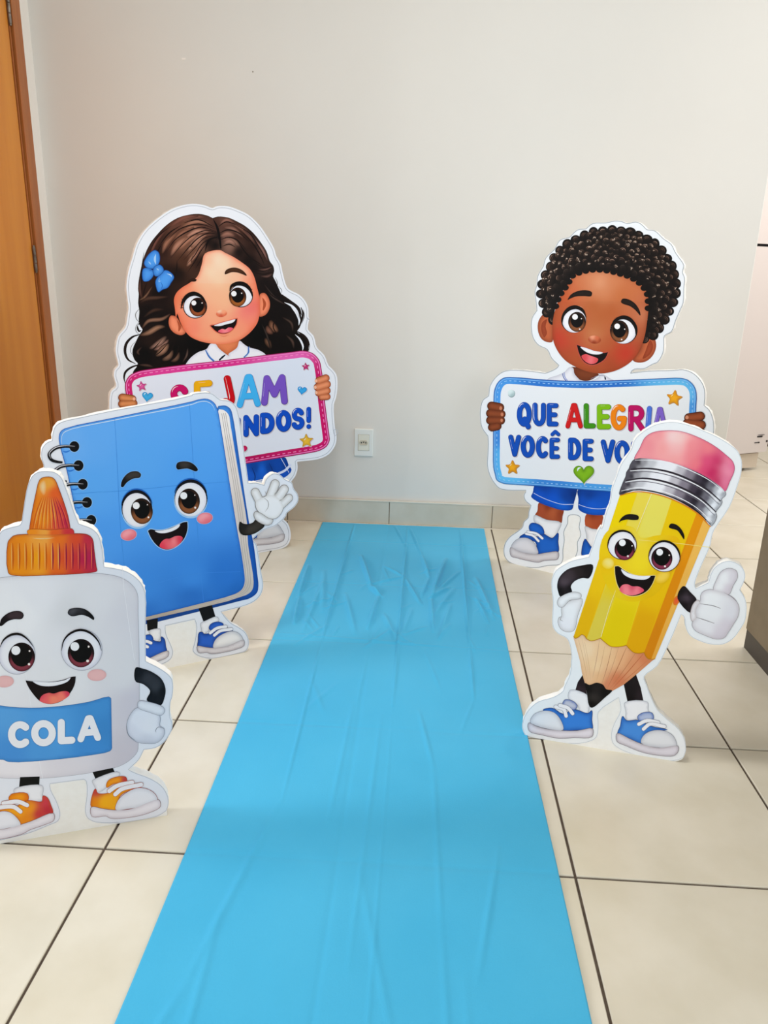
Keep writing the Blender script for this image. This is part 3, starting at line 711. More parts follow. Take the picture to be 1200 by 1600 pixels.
Lc = [('#a4705a', G1, [(1010,300),(880,275),(740,330)], 2.6), ('#b88470', G1, [(1000,370),(880,370),(760,450)], 3.0), ('#c4907a', G1, [(960,420),(870,470),(800,560)], 3.0), ('#ac7862', G1, [(800,420),(700,500),(640,600)], 3.2), ('#96644e', G1, [(700,380),(600,480),(560,580)], 2.8), ('#b07e68', G1, [(880,560),(830,640),(790,700)], 2.6), ('#84564a', G1, [(960,235),(840,235),(720,280)], 2.0), ('#7c5244', G2, [(130,290),(260,370),(360,500)], 2.2), ('#8c6254', G2, [(60,330),(150,350),(240,430)], 2.4), ('#946a5a', G2, [(50,450),(130,450),(210,510)], 2.6),
      ('#a8705a', G1, [(960,330),(820,340),(700,420)], 2.2), ('#c08a74', G1, [(980,400),(900,430),(830,520)], 2.6), ('#b27a62', G1, [(900,400),(800,450),(720,540)], 2.6), ('#8e5c48', G1, [(860,330),(740,390),(660,480)], 2.0), ('#a87460', G1, [(930,500),(870,590),(830,660)], 2.0), ('#7c4c40', G1, [(900,225),(760,245),(640,320)], 2.0), ('#6e4238', G1, [(600,350),(500,470),(440,620)], 1.8), ('#5a3a30', G1, [(355,800),(350,920),(370,1000)], 1.6),
      ('#8e6052', G2, [(20,300),(80,262),(160,290)], 1.6), ('#966858', G2, [(20,420),(90,390),(160,410)], 2.4), ('#a27464', G2, [(60,480),(110,460),(170,490)], 2.2), ('#7a5048', G2, [(240,350),(350,450),(420,590)], 1.4), ('#8a6058', G2, [(330,420),(420,540),(470,650)], 1.4), ('#6a4a42', G2, [(380,730),(450,730),(510,700)], 1.6), ('#5c403a', G2, [(400,790),(470,790),(515,765)], 1.4), ('#4a3a34', G2, [(430,860),(520,980),(640,1060)], 1.6),
      ('#4e3428', G1, [(350,1040),(420,1000),(520,990),(620,980)], 2.2), ('#3e281e', G1, [(380,1180),(480,1110),(580,1100)], 2.0), ('#7a5642', G1, [(340,1020),(400,980),(470,880)], 1.2),
      ('#8c6450', G3, [(370,200),(430,130),(560,110),(640,60)], 2.2), ('#9a7058', G3, [(350,265),(430,240),(520,190),(590,180)], 3.0), ('#a07868', G3, [(600,270),(530,340),(440,390)], 3.4), ('#b08070', G3, [(620,300),(560,370),(480,400)], 2.6), ('#a87a62', G3, [(620,340),(570,400),(500,460)], 4.0), ('#7e5c4a', G3, [(660,400),(620,460),(560,500)], 3.6), ('#6a4c3c', G3, [(720,420),(690,480),(640,510)], 3.0), ('#4e3830', G3, [(350,450),(330,420),(370,370)], 1.4), ('#5a443c', G3, [(800,380),(790,450),(750,520)], 1.2), ('#4a342c', G3, [(330,540),(420,545),(480,560)], 1.6),
      ('#8a5c44', G4, [(490,120),(520,190),(570,230)], 4.0), ('#7a5040', G4, [(460,170),(480,220),(520,250)], 3.2), ('#6a4836', G4, [(440,290),(470,330),(500,390)], 3.2), ('#4a3830', G4, [(600,90),(690,150),(705,230)], 1.4), ('#4e3a32', G4, [(640,260),(700,320),(715,390)], 1.6), ('#3c302c', G4, [(410,150),(460,260),(500,410)], 1.0)]
for j, (col, z, pts, w_) in enumerate(Lc): k.glow(z(*pts), w_*3.2, col, hcol, 2.6+0.02*j)
c.obj('strands', k, hair, kind='stuff')
# ears, face
for q in (G3((640,80),(620,130),(635,200),(680,245),(740,262),(780,235),(740,170),(690,90)), G2((395,960),(440,948),(480,1000),(490,1070),(460,1140),(420,1165),(390,1165))):
    e = c.poly('ear', q, ge('#ec8a66', '#a8482c', 3.0, 0.8), 4)
c.lines('ear_fold', [(G3((700,120),(725,180),(715,225)), 4.5, '#a84e30', 4.6, (0.1, 0.3)), (G2((420,990),(440,1050),(425,1110)), 4.5, '#a84a2c', 4.6, (0.1, 0.3))])
neck = c.poly('neck', G3((1040,335),(1090,390),(1160,440),(1192,470))+G4((110,440),(180,380),(205,315),(100,300)), ge('#dc7c50', '#a04420', 4, 0.6), 4)
sh = c.poly('shirt', G3((770,560),(780,535),(830,470),(900,420),(975,392),(1010,345),(1060,345),(1090,385),(1185,455))+G4((100,440),(180,380),(205,315),(245,345),(290,375),(380,400),(450,445),(460,480))+G3((1100,560)), ge('#f0eef6', '#b4b0c4', 3.0, 0.6), 4.6)
k = Ink()
for l in (G3((965,400),(1000,465),(1045,507)), G4((288,370),(285,430),(245,472))): k.ribbon(l, 2.4, '#3a6cb8', 5.2, (0.6, 1)).ribbon([(x+1.6, y-0.6) for x, y in l], 0.6, '#9ab4e0', 5.3, (0.6, 1))
for l in (G3((1150,445),(1120,470),(1095,498)), G4((75,445),(45,470),(20,490))): k.ribbon(l, 2.4, '#1c2438', 5.2, (0.2, 1))
c.obj('collar', k, sh)
face = c.poly('face', G1((1100,545),(960,578),(930,680),(890,790),(820,850),(740,900),(690,950),(670,1010),(680,1100),(690,1180))+G3((700,60),(730,140),(780,230),(830,280),(920,320),(1020,340),(1100,347))+G4((100,340),(200,310),(300,240),(370,150),(395,60))+G2((395,1150),(392,1000),(370,900),(340,790),(300,720),(240,670),(150,610),(70,570)),
     g(G1, [(1080,650,'#f4d8ba'),(1020,760,'#f4d2b0'),(960,820,'#f0b894'),(800,930,'#ea8a66'),(720,1000,'#e07650'),(1100,830,'#f4cda8'),(1050,950,'#f4b48e'),(1180,900,'#f6bc94'),(1150,1040,'#f6b890'),(1000,640,'#f0b08c'),(1020,1180,'#f2a884')],
       G3, [(850,150,'#f08c70'),(860,190,'#ee7c66'),(800,170,'#ec8064'),(950,280,'#f29a76'),(760,150,'#e67a56'),(960,160,'#f2a07e'),(1060,270,'#f4a67e')],
       G2, [(60,680,'#f4d2b0'),(180,640,'#f0a886'),(150,810,'#f2b894'),(300,850,'#ea8a68'),(60,1000,'#f6b890'),(300,1090,'#e2666a'),(270,1140,'#e87870'),(360,1050,'#e2685c'),(350,950,'#ea8464')],
       G4, [(50,280,'#f4a078'),(160,250,'#f09872'),(300,120,'#ec8470'),(230,180,'#f09474'),(330,180,'#e87858')], edge=('#d85c3c', 4.0, 0.65), p=2.8, e=9.0, step=((443-(-0.02)*330, -0.02), (1.0, 1.06, 1.12))), 5, grid=2.8)
# features
nose = c.obj('nose', Ink().poly(ell(G1.p(1115,1138), 8.6, 5.6, -8), g(G1, [(1090,1110,'#fbd0b0'),(1140,1120,'#f4a27c'),(1110,1165,'#cc5438'),(1070,1150,'#dc6c4a'),(1160,1150,'#d86444')], p=3.5, e=2), 8, 1.8))
c.obj('eyebrow', Ink().poly(smooth(G2((65,765),(75,735),(110,715),(160,708),(210,722),(250,750),(272,785),(230,770),(180,754),(130,752),(90,766),(70,772)), True, 3), ge('#4c2c18', '#24120a', 1.5, 0.7), 8))
c.obj('eyebrow', Ink().poly(smooth(G1((800,850),(820,818),(850,808),(882,822),(870,838),(830,840)), True, 3), '#2a160e', 8))
c.eye(G1.p(868,1075), 17.6, 17.2, G1.p(893,1078), 13.4, 14.8, (G1.p(855,1040), 3.8), small=[(G1.p(932,1040), 1.0)], lid=G1((735,1095),(755,1020),(800,970),(860,952),(930,985),(975,1050)), lidw=6.6,
      lash=[(G1.p(760,1010), G1.p(735,1000)), (G1.p(755,1035), G1.p(728,1030)), (G1.p(752,1060), G1.p(724,1056)), (G1.p(755,1085), G1.p(722,1082)), (G1.p(785,985), G1.p(765,968))], iris=('#9a4e28', '#2a120c'))
c.eye(G2.p(218,972), 17.6, 17.0, G2.p(187,985), 13.4, 15.0, (G2.p(150,953), 4.2), small=[(G2.p(223,948), 1.0)], lid=G2((110,930),(130,880),(190,858),(255,870),(305,920),(325,985)), lidw=6.8,
      lash=[(G2.p(210,862), G2.p(205,835)), (G2.p(235,865), G2.p(232,838)), (G2.p(265,880), G2.p(280,852)), (G2.p(290,900), G2.p(308,880)), (G2.p(305,922), G2.p(328,908)), (G2.p(312,945), G2.p(333,935))], iris=('#a05a26', '#2a120c'))
c.mouth(G3((1010,172),(1010,172),(1060,165),(1100,150),(1180,130),(1262,106),(1262,106),(1252,160),(1220,205),(1170,240),(1110,245),(1060,222)), G3((1045,172),(1100,150),(1180,128),(1245,114),(1222,142),(1160,160),(1100,176)), G3((1082,225),(1120,203),(1150,208),(1180,190),(1222,196),(1200,222),(1150,240),(1110,240)), lip='#d8624c', lipw=1.3,
        tcol=g(G3, [(1100,225,'#e0566c'),(1150,215,'#f08a90'),(1200,205,'#e0506a')]))
c.obj('chin_line', Ink().ribbon(G3((1090,262),(1140,272),(1190,256)), 1.4, '#e07c5c', 8, (0, 0)))
# bow
bw = c.poly('bow', G1((490,700),(540,685),(572,730),(545,772),(500,790),(475,750)), ge('#4f98e6', '#1d5cb4', 3, 0.8), 6.6, outline=('#123a78', 0.7))
for q in (((490,548),(440,580),(400,640),(392,670),(412,705),(470,718),(512,690),(535,640),(525,570)), ((412,712),(380,728),(385,832),(430,832),(470,792),(480,745)), ((545,768),(500,830),(505,890),(525,936),(560,914),(610,895),(640,850),(668,800),(645,762),(590,735))):
    c.poly('ribbon_loop', G1(*q), ge('#4a94e4', '#1f5eb8', 3.2, 0.75), 6, bw, outline=('#123a78', 0.8))
c.lines('bow_gleam', [(G1((500,580),(490,630),(500,680)), 3.4, '#a8d0fa', 7, (0, 0)), (G1((430,650),(455,680)), 2.2, '#9cc8f8', 7, (0, 0)), (G1((600,765),(640,780),(648,800)), 2.2, '#b4d8fc', 7, (0, 0)), (G1((535,800),(530,840),(550,830)), 1.8, '#8cbcf4', 7, (0, 0)), (G1((505,715),(530,735)), 2.0, '#9cc8f8', 7.4, (0, 0)), (G1((540,830),(560,880),(545,920)), 0.9, '#2460b8', 7, (0, 0)), (G1((430,730),(470,740)), 0.9, '#1f5ab0', 7, (0, 0))], bw)
# skirt, legs, shoes
c.poly('leg', [(268,800),(300,793),(300,850),(272,856)], ge('#e8946c', '#b85c38', 4, 0.6), 2, sm=0)
c.poly('leg', [(398,770),(424,764),(424,815),(398,825)], ge('#e8946c', '#b85c38', 4, 0.6), 2, sm=0)
for ox, oy in ((0, 0),):
    shoe(c, PX, [(236,886),(250,862),(275,852),(300,848),(306,870),(305,885)], [(228,892),(236,872),(258,866),(276,880),(276,890)], [(226,894),(276,890),(306,882),(306,894),(270,908),(232,908)], sock=[(268,832),(302,828),(303,856),(270,860)], L=4)
shoe(c, G5, ((290,1090),(330,1000),(380,950),(420,985),(400,1060)), ((370,1088),(385,1035),(430,985),(500,950),(565,958),(603,1010),(618,1042),(500,1075)), ((300,1105),(370,1090),(500,1078),(620,1042),(618,1100),(580,1122),(500,1138),(380,1150),(300,1160)), sock=((330,880),(500,840),(505,955),(330,990)), L=4, white='#d8d8de')
sk = c.poly('skirt', [(232,760)]+[(384,720)]+G5((600,322),(640,335),(665,400),(692,440),(680,472),(615,522),(500,540),(300,565))+[(330,778),(280,795),(250,805),(236,800)], g(G5, [(300,480,'#1858c4'),(420,450,'#1a62d0'),(480,430,'#0c3c90'),(570,400,'#0e46a4'),(640,400,'#0c3a8c'),(340,430,'#0e3f96'),(640,490,'#1550b8')], PX, [(260,780,'#1858c4'),(300,770,'#0e3f96'),(340,760,'#1a62d0')], p=4), 5, sm=2)
c.lines('skirt_stripe', [(G5((555,485),(630,450),(685,395)), 3.6, '#cfd4ea', 6, (1, 1)), (G5((590,330),(630,400),(668,470)), 0.8, '#d8dcf0', 6.2, (1, 1)), (G5((320,420),(350,500),(345,545)), 1.6, '#0a2f74', 6, (0.3, 0.6)), (G5((480,380),(510,440),(530,500)), 1.4, '#0a2f74', 6, (0.3, 0.6)), (G5((300,560),(430,535),(500,525)), 1.4, '#e4e6f2', 6.2, (1, 1))], sk)
# sign
so = smooth(G3((215,740),(222,695),(260,640),(340,602),(400,590),(780,540),(1100,505))+G4((400,457),(700,422),(800,411),(880,430),(935,478),(960,530),(1000,880),(1035,1150))+G5((1043,130),(1045,165),(1020,220),(960,258),(900,275),(600,325),(265,382))+[(330,732),(240,748),(221,744),(211,728),(204,672),(198,622)], True, 3)
sb = c.obj('sign', Ink().poly(inset(so, -0.7), '#8c1048', 7.5).poly(so, g(PX, [(330,560,'#d22a86'),(260,580,'#d83a90'),(450,553,'#e060b0'),(200,620,'#c81e6a'),(505,600,'#c01060'),(512,680,'#c80e62'),(450,716,'#c4145e'),(390,725,'#b81058')], edge=('#a00c50', 2.0, 0.45)), 8, 3))
k = Ink().ribbon(inset(so, 1.6), 1.4, '#e87cc0', 8.4, closed=True, sm=False).dashes(inset(so, 5.0), 5.5, 3.0, 1.2, '#f08cc4', 8.5)
c.obj('stitching', k, sb, kind='stuff')
c.obj('sign_face', Ink().poly(inset(so, 10.0), g(PX, [(260,620,'#e8ebfa'),(430,580,'#e4ebfc'),(450,690,'#e6e8f4'),(300,700,'#e6e8f4')]), 9, 8), sb)
def girl_star(z, x, y, R, rot, col, dk):
    p = z.p(x, y); s = R*z.s
    q = smooth(star_pts(p, s, rot, 0.52), True, 3)
    c.obj('star', Ink().poly([(a+0.8, b+0.8) for a, b in inset(q, -0.5)], '#c8b8c4', 9.4).poly(q, ge(col, dk, 1.8, 0.8), 10, 1.8).ribbon([(p[0]-s*0.35, p[1]-s*0.05), (p[0]-s*0.05, p[1]-s*0.4)], 1.2, '#fce4ec', 10.4, (0, 0)), sb)
def girl_heart(cc, z, x, y, R, rot, col, dk, par):
    p = z.p(x, y); s = R*z.s
    q = heart_pts(p, s, rot)
    cc.obj('heart', Ink().poly([(a+1.0, b+1.0) for a, b in inset(q, -0.4)], '#c4c4cc', 9.4).poly(q, ge(col, dk, s*0.18, 0.8), 10, 1.8).ribbon([(p[0]-s*0.62, p[1]-s*0.2), (p[0]-s*0.5, p[1]-s*0.5), (p[0]-s*0.25, p[1]-s*0.55)], s*0.16, '#e4f4fc', 10.4, (0, 0)), par)
girl_star(G3, 366, 740, 50, -100, '#dc5ca0', '#a02468'); girl_star(G4, 823, 556, 38, -95, '#d03a80', '#8c1450'); girl_star(G5, 830, 172, 68, -93, '#e8b838', '#b8841c')
girl_heart(c, G3, 420, 836, 52, 8, '#3fa8e0', '#1c7cbc', sb); girl_heart(c, G4, 790, 778, 44, 8, '#38a4e4', '#1a78c0', sb); girl_heart(c, G5, 225, 250, 50, 8, '#d01c5c', '#981040', sb)
sl = -0.115
letter(c, 'S', G3, 630, 726, 812, 1010, 62, '#c40c62', '#8c0846', sb, 9.6, slope=-0.03)
letter(c, 'E', G3, 856, 694, 1030, 965, 60, '#e8a80c', '#b07c08', sb, 9.6, slope=-0.08)
letter(c, 'J', G4, 0, 638, 170, 930, 66, '#c40816', '#8c0810', sb, 9.6, tilt=0.20)
letter(c, 'A', G4, 178, 634, 402, 945, 58, '#42b2f2', '#1f7cc4', sb, 9.6, slope=-0.06)
letter(c, 'M', G4, 406, 640, 656, 925, 62, '#7450bc', '#4a3084', sb, 9.6, slope=-0.06)
BL, BD = '#0c4cc0', '#08307c'
letter(c, 'B', G3, 330, 1180, 450, 1380, 46, BL, BD, sb, 9.6, slope=sl)
letter(c, 'E', G3, 470, 1160, 580, 1355, 46, BL, BD, sb, 9.6, slope=sl)
letter(c, 'M', G3, 600, 1140, 770, 1335, 44, BL, BD, sb, 9.6, slope=sl)
letter(c, '-', G3, 790, 1140, 860, 1320, 40, BL, BD, sb, 9.6, slope=sl)
letter(c, 'V', G3, 880, 1110, 1040, 1310, 46, BL, BD, sb, 9.6, slope=sl)
letter(c, 'I', G4, 150, 1030, 226, 1195, 50, BL, BD, sb, 9.6)
letter(c, 'N', G4, 240, 1012, 386, 1218, 50, BL, BD, sb, 9.6, slope=-0.07)
letter(c, 'D', G4, 396, 990, 532, 1190, 50, BL, BD, sb, 9.6, slope=-0.05)
letter(c, 'O', G4, 544, 964, 690, 1168, 50, BL, BD, sb, 9.6)
letter(c, 'S', G4, 690, 945, 812, 1150, 46, BL, BD, sb, 9.6, slope=-0.03)
letter(c, '!', G4, 824, 934, 880, 1140, 42, BL, BD, sb, 9.6)
skin = ge('#e8946a', '#a8502c', 2.8, 0.85)
c.capsules('hand', [(G4.p(945,688), G4.p(1012,664), 9.8), (G4.p(935,748), G4.p(1022,722), 10.4), (G4.p(945,802), G4.p(1022,782), 9.6), (G4.p(972,842), G4.p(1025,838), 8.4)], skin, '#8c3c1c', 12)
c.capsules('hand', [(G3.p(185,846), G3.p(278,860), 10.8), (G3.p(182,905), G3.p(290,900), 10.4), (G3.p(190,960), G3.p(290,950), 9.6), (G3.p(205,1010), G3.p(280,1000), 8.4)], ge('#dc8e58', '#8c4420', 2.8, 0.85), '#7c3418', 12)
c.obj('fingernail', Ink().poly(ell(G4.p(920,690), 2.2, 2.6), '#f4b898', 13.2))
c.obj('fingernail', Ink().poly(ell(G4.p(912,750), 2.2, 2.6), '#f4b898', 13.2))
c.obj('fingernail', Ink().poly(ell(G4.p(922,800), 2.0, 2.4), '#f4b898', 13.2))
c.obj('fingernail', Ink().poly(ell(G3.p(295,858), 2.2, 2.6), '#f0b090', 13.2))
# ================================================================== boy
c = Cutout('boy_cutout', 'tall cutout of a smiling boy with short curly hair holding a blue-framed sign', (835, 889), yaw=-31, gain=1.1)
up = B1((650,68),(580,82),(490,86),(440,125),(440,125),(380,132),(322,185),(322,185),(252,207),(212,275),(212,275),(150,335),(132,395),(132,395),(90,470),(85,530),(70,580),(80,660),(85,715),(85,715),(50,770),(45,850),(60,920),(100,970),(160,1000),(190,1060),(243,1113),(243,1113),(225,1132),(150,1165),(140,1165)) \
   + B2((600,125),(480,112),(350,106),(270,125),(200,180),(150,260),(138,350),(138,350),(85,390),(60,480),(60,560),(75,650),(130,730),(130,730),(135,800),(130,900),(125,1000),(150,1100),(195,1175)) \
   + B4((60,140),(130,157),(312,160),(312,160),(290,200),(300,250),(355,300),(355,300),(335,360),(330,410),(290,450),(275,500),(230,540),(160,590),(115,650),(100,720),(110,780),(150,830),(220,860),(300,880))
bot = [(835,889),(862,896),(935,915),(985,928)]
rt = [(1000,915),(1000,890),(978,860),(972,820),(975,800),(1010,790),(1070,790),(1098,770),(1104,740),(1104,710)] \
   + B3((1160,760),(1172,700),(1175,640),(1165,560),(1130,480),(1085,440),(1085,440),(1092,340),(1080,260),(1030,180),(960,125),(880,102),(800,108),(560,115),(390,135),(390,135),(430,105),(520,100),(600,58)) \
   + B1((960,1090),(1000,1020),(1005,960),(1010,900),(1060,870),(1090,790),(1120,720),(1145,660),(1150,560),(1155,480),(1140,440),(1150,390),(1112,330),(1085,290),(1060,240),(1000,195),(1000,195),(970,165),(940,140),(880,130),(880,130),(840,90),(800,75),(740,86),(700,72))
Q = smooth(up+bot+rt, True, 3)
c.board(Q, seed=22)
foot = B4((300,880),(420,885),(520,865),(630,855),(660,810),(662,720),(675,620),(670,545),(705,470),(712,400),(770,390),(815,410),(805,500),(820,575),(790,640),(790,720),(770,790),(780,850))+[(908,895),(950,912),(985,925)]
sheet(c, smooth(up+foot+rt, True, 3), '#e6eaf0', '#9ea4aa', 0.8, 1.1)
# ears, hair
for q, f in ((((195,755),(140,740),(100,790),(95,860),(120,920),(165,945),(200,940)), ((160,780),(128,800),(118,850),(140,910),(160,880),(150,830))), (((860,920),(925,902),(948,960),(930,1030),(880,1080),(820,1092),(780,1075),(830,1000)), ((905,930),(925,970),(905,1030),(850,1065),(870,1010)))):
    e = c.poly('ear', B1(*q), ge('#c0623c', '#74301c', 4.5, 0.75), 2.4)
    c.poly('ear_fold', B1(*f), ge('#a84a2c', '#7c3018', 4.0, 0.7), 2.8, e)
out = B1((205,780),(160,730),(130,650),(125,570),(145,480),(190,400),(215,330),(270,270),(350,215),(430,180),(520,145),(600,150),(660,130),(720,160),(790,150),(850,200),(910,210),(960,265),(1010,310),(1030,370),(1080,420),(1075,480),(1095,540),(1075,620),(1050,700),(1020,760),(970,840),(930,890),(860,920))
hl_ = B1((870,860),(885,780),(890,700),(885,600),(840,530),(760,475),(680,450),(600,430),(500,422),(400,442),(340,470),(310,530),(270,580),(235,650),(215,720))
hq = smooth(out+hl_, True, 3)
rng = random.Random(8)
def along(Q, d):
    Q = [np.array(q) for q in Q]; acc = 0; r = [Q[0]]
    for a, b in zip(Q[:-1], Q[1:]):
        l = np.linalg.norm(b-a); t = 0
        while acc+(l-t) >= d:
            t += d-acc; acc = 0; r.append(a+(b-a)*t/l)
        acc += l-t
    return r
bumps = along(smooth(out, False, 4), 15.0)
hair = c.obj('hair', Ink().union([hq]+[ell(q, rng.uniform(7.5, 9.6), rng.uniform(7, 9.0), 0, 18) for q in bumps], '#120c0a', 4).union([ell(q, 5.6, 4.6, 0, 14) for q in along(smooth(hl_[2:], False, 4), 11.0)], '#0e0907', 6.4))
k = Ink(); cs = []
hqa = np.array(hq); lo, hi = hqa.min(0), hqa.max(0); ctr = np.array(B1.p(560, 760))
cand = [np.array((rng.uniform(lo[0], hi[0]), rng.uniform(lo[1], hi[1]))) for _ in range(9000)]
ok = inside(np.array(cand), hq); hd = seg_dist(np.array(cand), np.array(hl_))
pool = [(q, 99) for q in bumps]+[(q, d) for q, a, d in zip(cand, ok, hd) if a and d > 7]
for q, hd_ in pool:
    if any(np.linalg.norm(q-p) < 7.6 for p in cs): continue
    cs.append(q)
    near = min(1, hd_/34.0)
    d = (q-ctr)/np.linalg.norm(q-ctr); base = math.degrees(math.atan2(d[1], d[0]))+rng.uniform(-25, 25)
    r = rng.uniform(5.0, 6.8); L_ = 4.4+0.1*(len(cs) % 16)
    dv = np.array((math.cos(math.radians(base)), math.sin(math.radians(base))))
    tone = rng.choice(['#2a1d18', '#30221c', '#241914', '#382820']) if near > 0.45 else rng.choice(['#1c1512', '#241b17', '#2c211c'])
    k.poly(ell(q, r, r*rng.uniform(0.8, 1), base, 12), g(PX, [(*(q+dv*r*0.75), tone), (*(q+dv*r*0.2), '#17100d'), (*(q-dv*r*0.6), '#0d0807')], e=3.5), L_, 3.0)
    k.ribbon(arc(q[0], q[1], r*0.8, r*0.75, base-75, base+55, 8), rng.uniform(0.7, 1.2), rng.choice(['#5c463c', '#6c5448', '#4c3a30', '#8a6e60']) if near > 0.4 else '#3a2e28', L_+0.04, (0.05, 0.05), sm=False)
    k.ribbon(arc(q[0], q[1], r*0.45, r*0.42, base-100, base+40, 7), rng.uniform(0.6, 1.0), rng.choice(['#5c463a', '#4a382e']) if near > 0.4 else '#2a201c', L_+0.04, (0.05, 0.05), sm=False)
    if hd_ < 60 and rng.random() < 0.7*near+0.15:
        for _ in range(rng.randint(1, 4)):
            p = q+dv*r*rng.uniform(0.1, 0.7)+np.array((rng.uniform(-1.8, 1.8), rng.uniform(-1.8, 1.8)))
            a0 = base+rng.uniform(-120, 0)
            k.ribbon(arc(p[0], p[1], 1.6, 1.4, a0, a0+rng.uniform(90, 170), 5), rng.uniform(0.7, 1.3), rng.choice(['#b8a090', '#a48c7c', '#c8b4a4', '#8c7464']), L_+0.07, (0.1, 0.1), sm=False)
c.obj('curls', k, hair, kind='stuff')
# neck, shirt, face
def skin_tone(*a, **kw):
    r = g(*a, **kw); r.c = r.c*np.array((0.88, 0.82, 0.80)); return r
c.poly('neck', B2((900,85),(935,130),(960,175),(1010,205),(1080,208),(1140,180),(1200,120),(1100,100)), ge('#7c3c20', '#4c2010', 5, 0.6), 2.6)
sh = c.poly('shirt', B2((690,200),(715,180),(780,160),(850,128),(900,82),(935,92),(945,140),(985,190),(1020,215))+B2((1100,210),(1180,165))+B3((80,130),(140,150),(200,188),(240,210),(200,230))+B2((1000,240),(700,225)), ge('#e6e6ee', '#a8a8b8', 3, 0.6), 2.8)
c.lines('collar_stripe', [(B2((835,140),(845,180),(868,210)), 1.2, '#2c50a0', 3.4, (0.8, 1)), (B2((850,130),(858,175),(880,208)), 0.9, '#4c70c0', 3.4, (0.8, 1)), (B3((150,168),(158,200)), 2.2, '#141c30', 3.4, (0.4, 1)), (B3((20,190),(100,160),(150,165)), 1.0, '#8c8ca0', 3.4, (0.4, 1))], sh)
c.poly('face', B1((345,468),(400,440),(500,422),(600,428),(680,450),(760,478),(840,530),(885,600),(892,700),(882,800),(865,900),(830,1000),(780,1072),(700,1130),(600,1165),(500,1167),(400,1137),(300,1082),(240,1012),(205,930),(200,840),(210,750),(240,650),(280,570),(310,530)),
     skin_tone(B1, [(540,520,'#e4a882'),(480,500,'#d88e64'),(420,520,'#cc7a50'),(640,520,'#d08458'),(760,560,'#c87448'),(700,600,'#c4703e'),(350,560,'#cc6c44'),(300,620,'#c4582f'),(560,600,'#d48a5e'),(500,680,'#b8622f'),(560,750,'#bc6636'),(520,830,'#c07040'),(250,760,'#b85c34'),(860,740,'#d08460'),(850,680,'#c06a44'),(830,880,'#b46440'),(250,920,'#cc3a2c'),(290,930,'#cc4a34'),(240,960,'#c04030'),(330,900,'#bc5c38'),(710,1020,'#cc3428'),(740,1010,'#c83a2c'),(680,1000,'#c0482c'),(620,960,'#b86238'),(800,960,'#b45436'),(380,1090,'#b4562e'),(500,1140,'#b0542e'),(620,1110,'#a84c2a'),(300,1030,'#b05230'),(500,890,'#d08a5c'),(620,720,'#b86030')], edge=('#8c3c1e', 4.5, 0.6), p=2.7, e=11.0, step=((472, 0.0), (1.06, 1.06, 1.06))), 5.5, grid=3)
c.obj('nose', Ink().poly(ell(B1.p(504,926), 10, 6.4, 5), g(B1, [(490,908,'#e89a78'),(520,915,'#cc6844'),(500,948,'#8c3418'),(460,930,'#a84828'),(548,935,'#a04424')], e=2), 8, 2))
for q in (((310,640),(335,600),(390,574),(450,570),(485,585),(480,612),(430,612),(370,615),(330,630)), ((695,655),(705,632),(750,636),(800,670),(830,720),(834,752),(800,715),(760,685),(710,668))):
    c.poly('eyebrow', B1(*q), ge('#231711', '#0c0806', 1.6, 0.8), 8)
c.eye(B1.p(357,790), 18.4, 18.6, B1.p(378,798), 13.8, 15.6, (B1.p(364,762), 4.4), small=[(B1.p(410,775), 1.0), (B1.p(398,850), 1.2)], lid=B1((270,820),(280,750),(320,705),(370,692),(420,715),(445,765)), lidw=6.2, iris=('#8a5230', '#26140c'), dx=-0.8, dy=-1)
c.eye(B1.p(711,862), 20.4, 20.2, B1.p(684,866), 14.6, 17.2, (B1.p(668,830), 4.4), small=[(B1.p(722,850), 1.0), (B1.p(700,925), 1.2)], lid=B1((622,840),(650,790),(710,766),(765,785),(800,840),(803,900)), lidw=6.2, iris=('#8a5230', '#26140c'), dx=0.8, dy=-0.8)
c.lines('eye_crease', [(B1((330,690),(380,682),(430,700)), 0.9, '#e0a07c', 8, (0, 0)), (B1((640,775),(710,752),(770,765)), 0.9, '#7c3c20', 8, (0, 0))])
c.mouth(B1((376,962),(376,962),(430,985),(500,1010),(560,1023),(602,1016),(602,1016),(580,1062),(530,1097),(480,1108),(430,1086),(395,1030)), B1((402,978),(440,985),(500,1006),(566,1020),(530,1033),(470,1026),(430,1006)), B1((410,1045),(440,1030),(470,1040),(500,1050),(530,1065),(520,1090),(480,1102),(435,1082)), lip='#b84e3c', lipw=1.6, tcol=g(B1, [(430,1060,'#d4444c'),(480,1070,'#e8747c'),(515,1078,'#d4484c')]))
# legs, socks, shoes, shorts
c.poly('leg', B4((435,270),(418,350),(398,390),(500,440),(638,470),(655,400),(662,330)), g(B4, [(450,330,'#a84c2c'),(560,360,'#b45a34'),(640,380,'#8c3c22'),(520,310,'#7c3018')], edge=('#7c3018', 2.5, 0.5)), 2.4)
c.poly('leg', B4((880,375),(875,505),(985,535),(1030,380)), g(B4, [(900,450,'#b4542f'),(960,450,'#a84a2a'),(940,395,'#7c3018')]), 2.4)
shoe(c, B4, ((250,600),(320,560),(420,592),(480,568),(520,590),(560,605),(612,556),(612,640),(612,735),(430,752),(400,640)), ((175,690),(200,640),(255,605),(330,607),(390,650),(415,700),(425,747),(330,747),(230,720)), ((170,690),(240,722),(330,748),(425,754),(500,742),(612,735),(608,800),(540,810),(480,815),(430,830),(330,815),(230,790),(172,770)),
     sock=((392,390),(500,432),(640,462),(612,540),(585,598),(545,602),(475,565),(430,480),(390,450)), tongue=((342,490),(365,464),(430,475),(470,510),(482,560),(465,575),(350,535)), laces=[((312,562),(380,582),(430,632)), ((330,545),(410,562),(466,606))], lw=20, L=4, white='#dedce2')
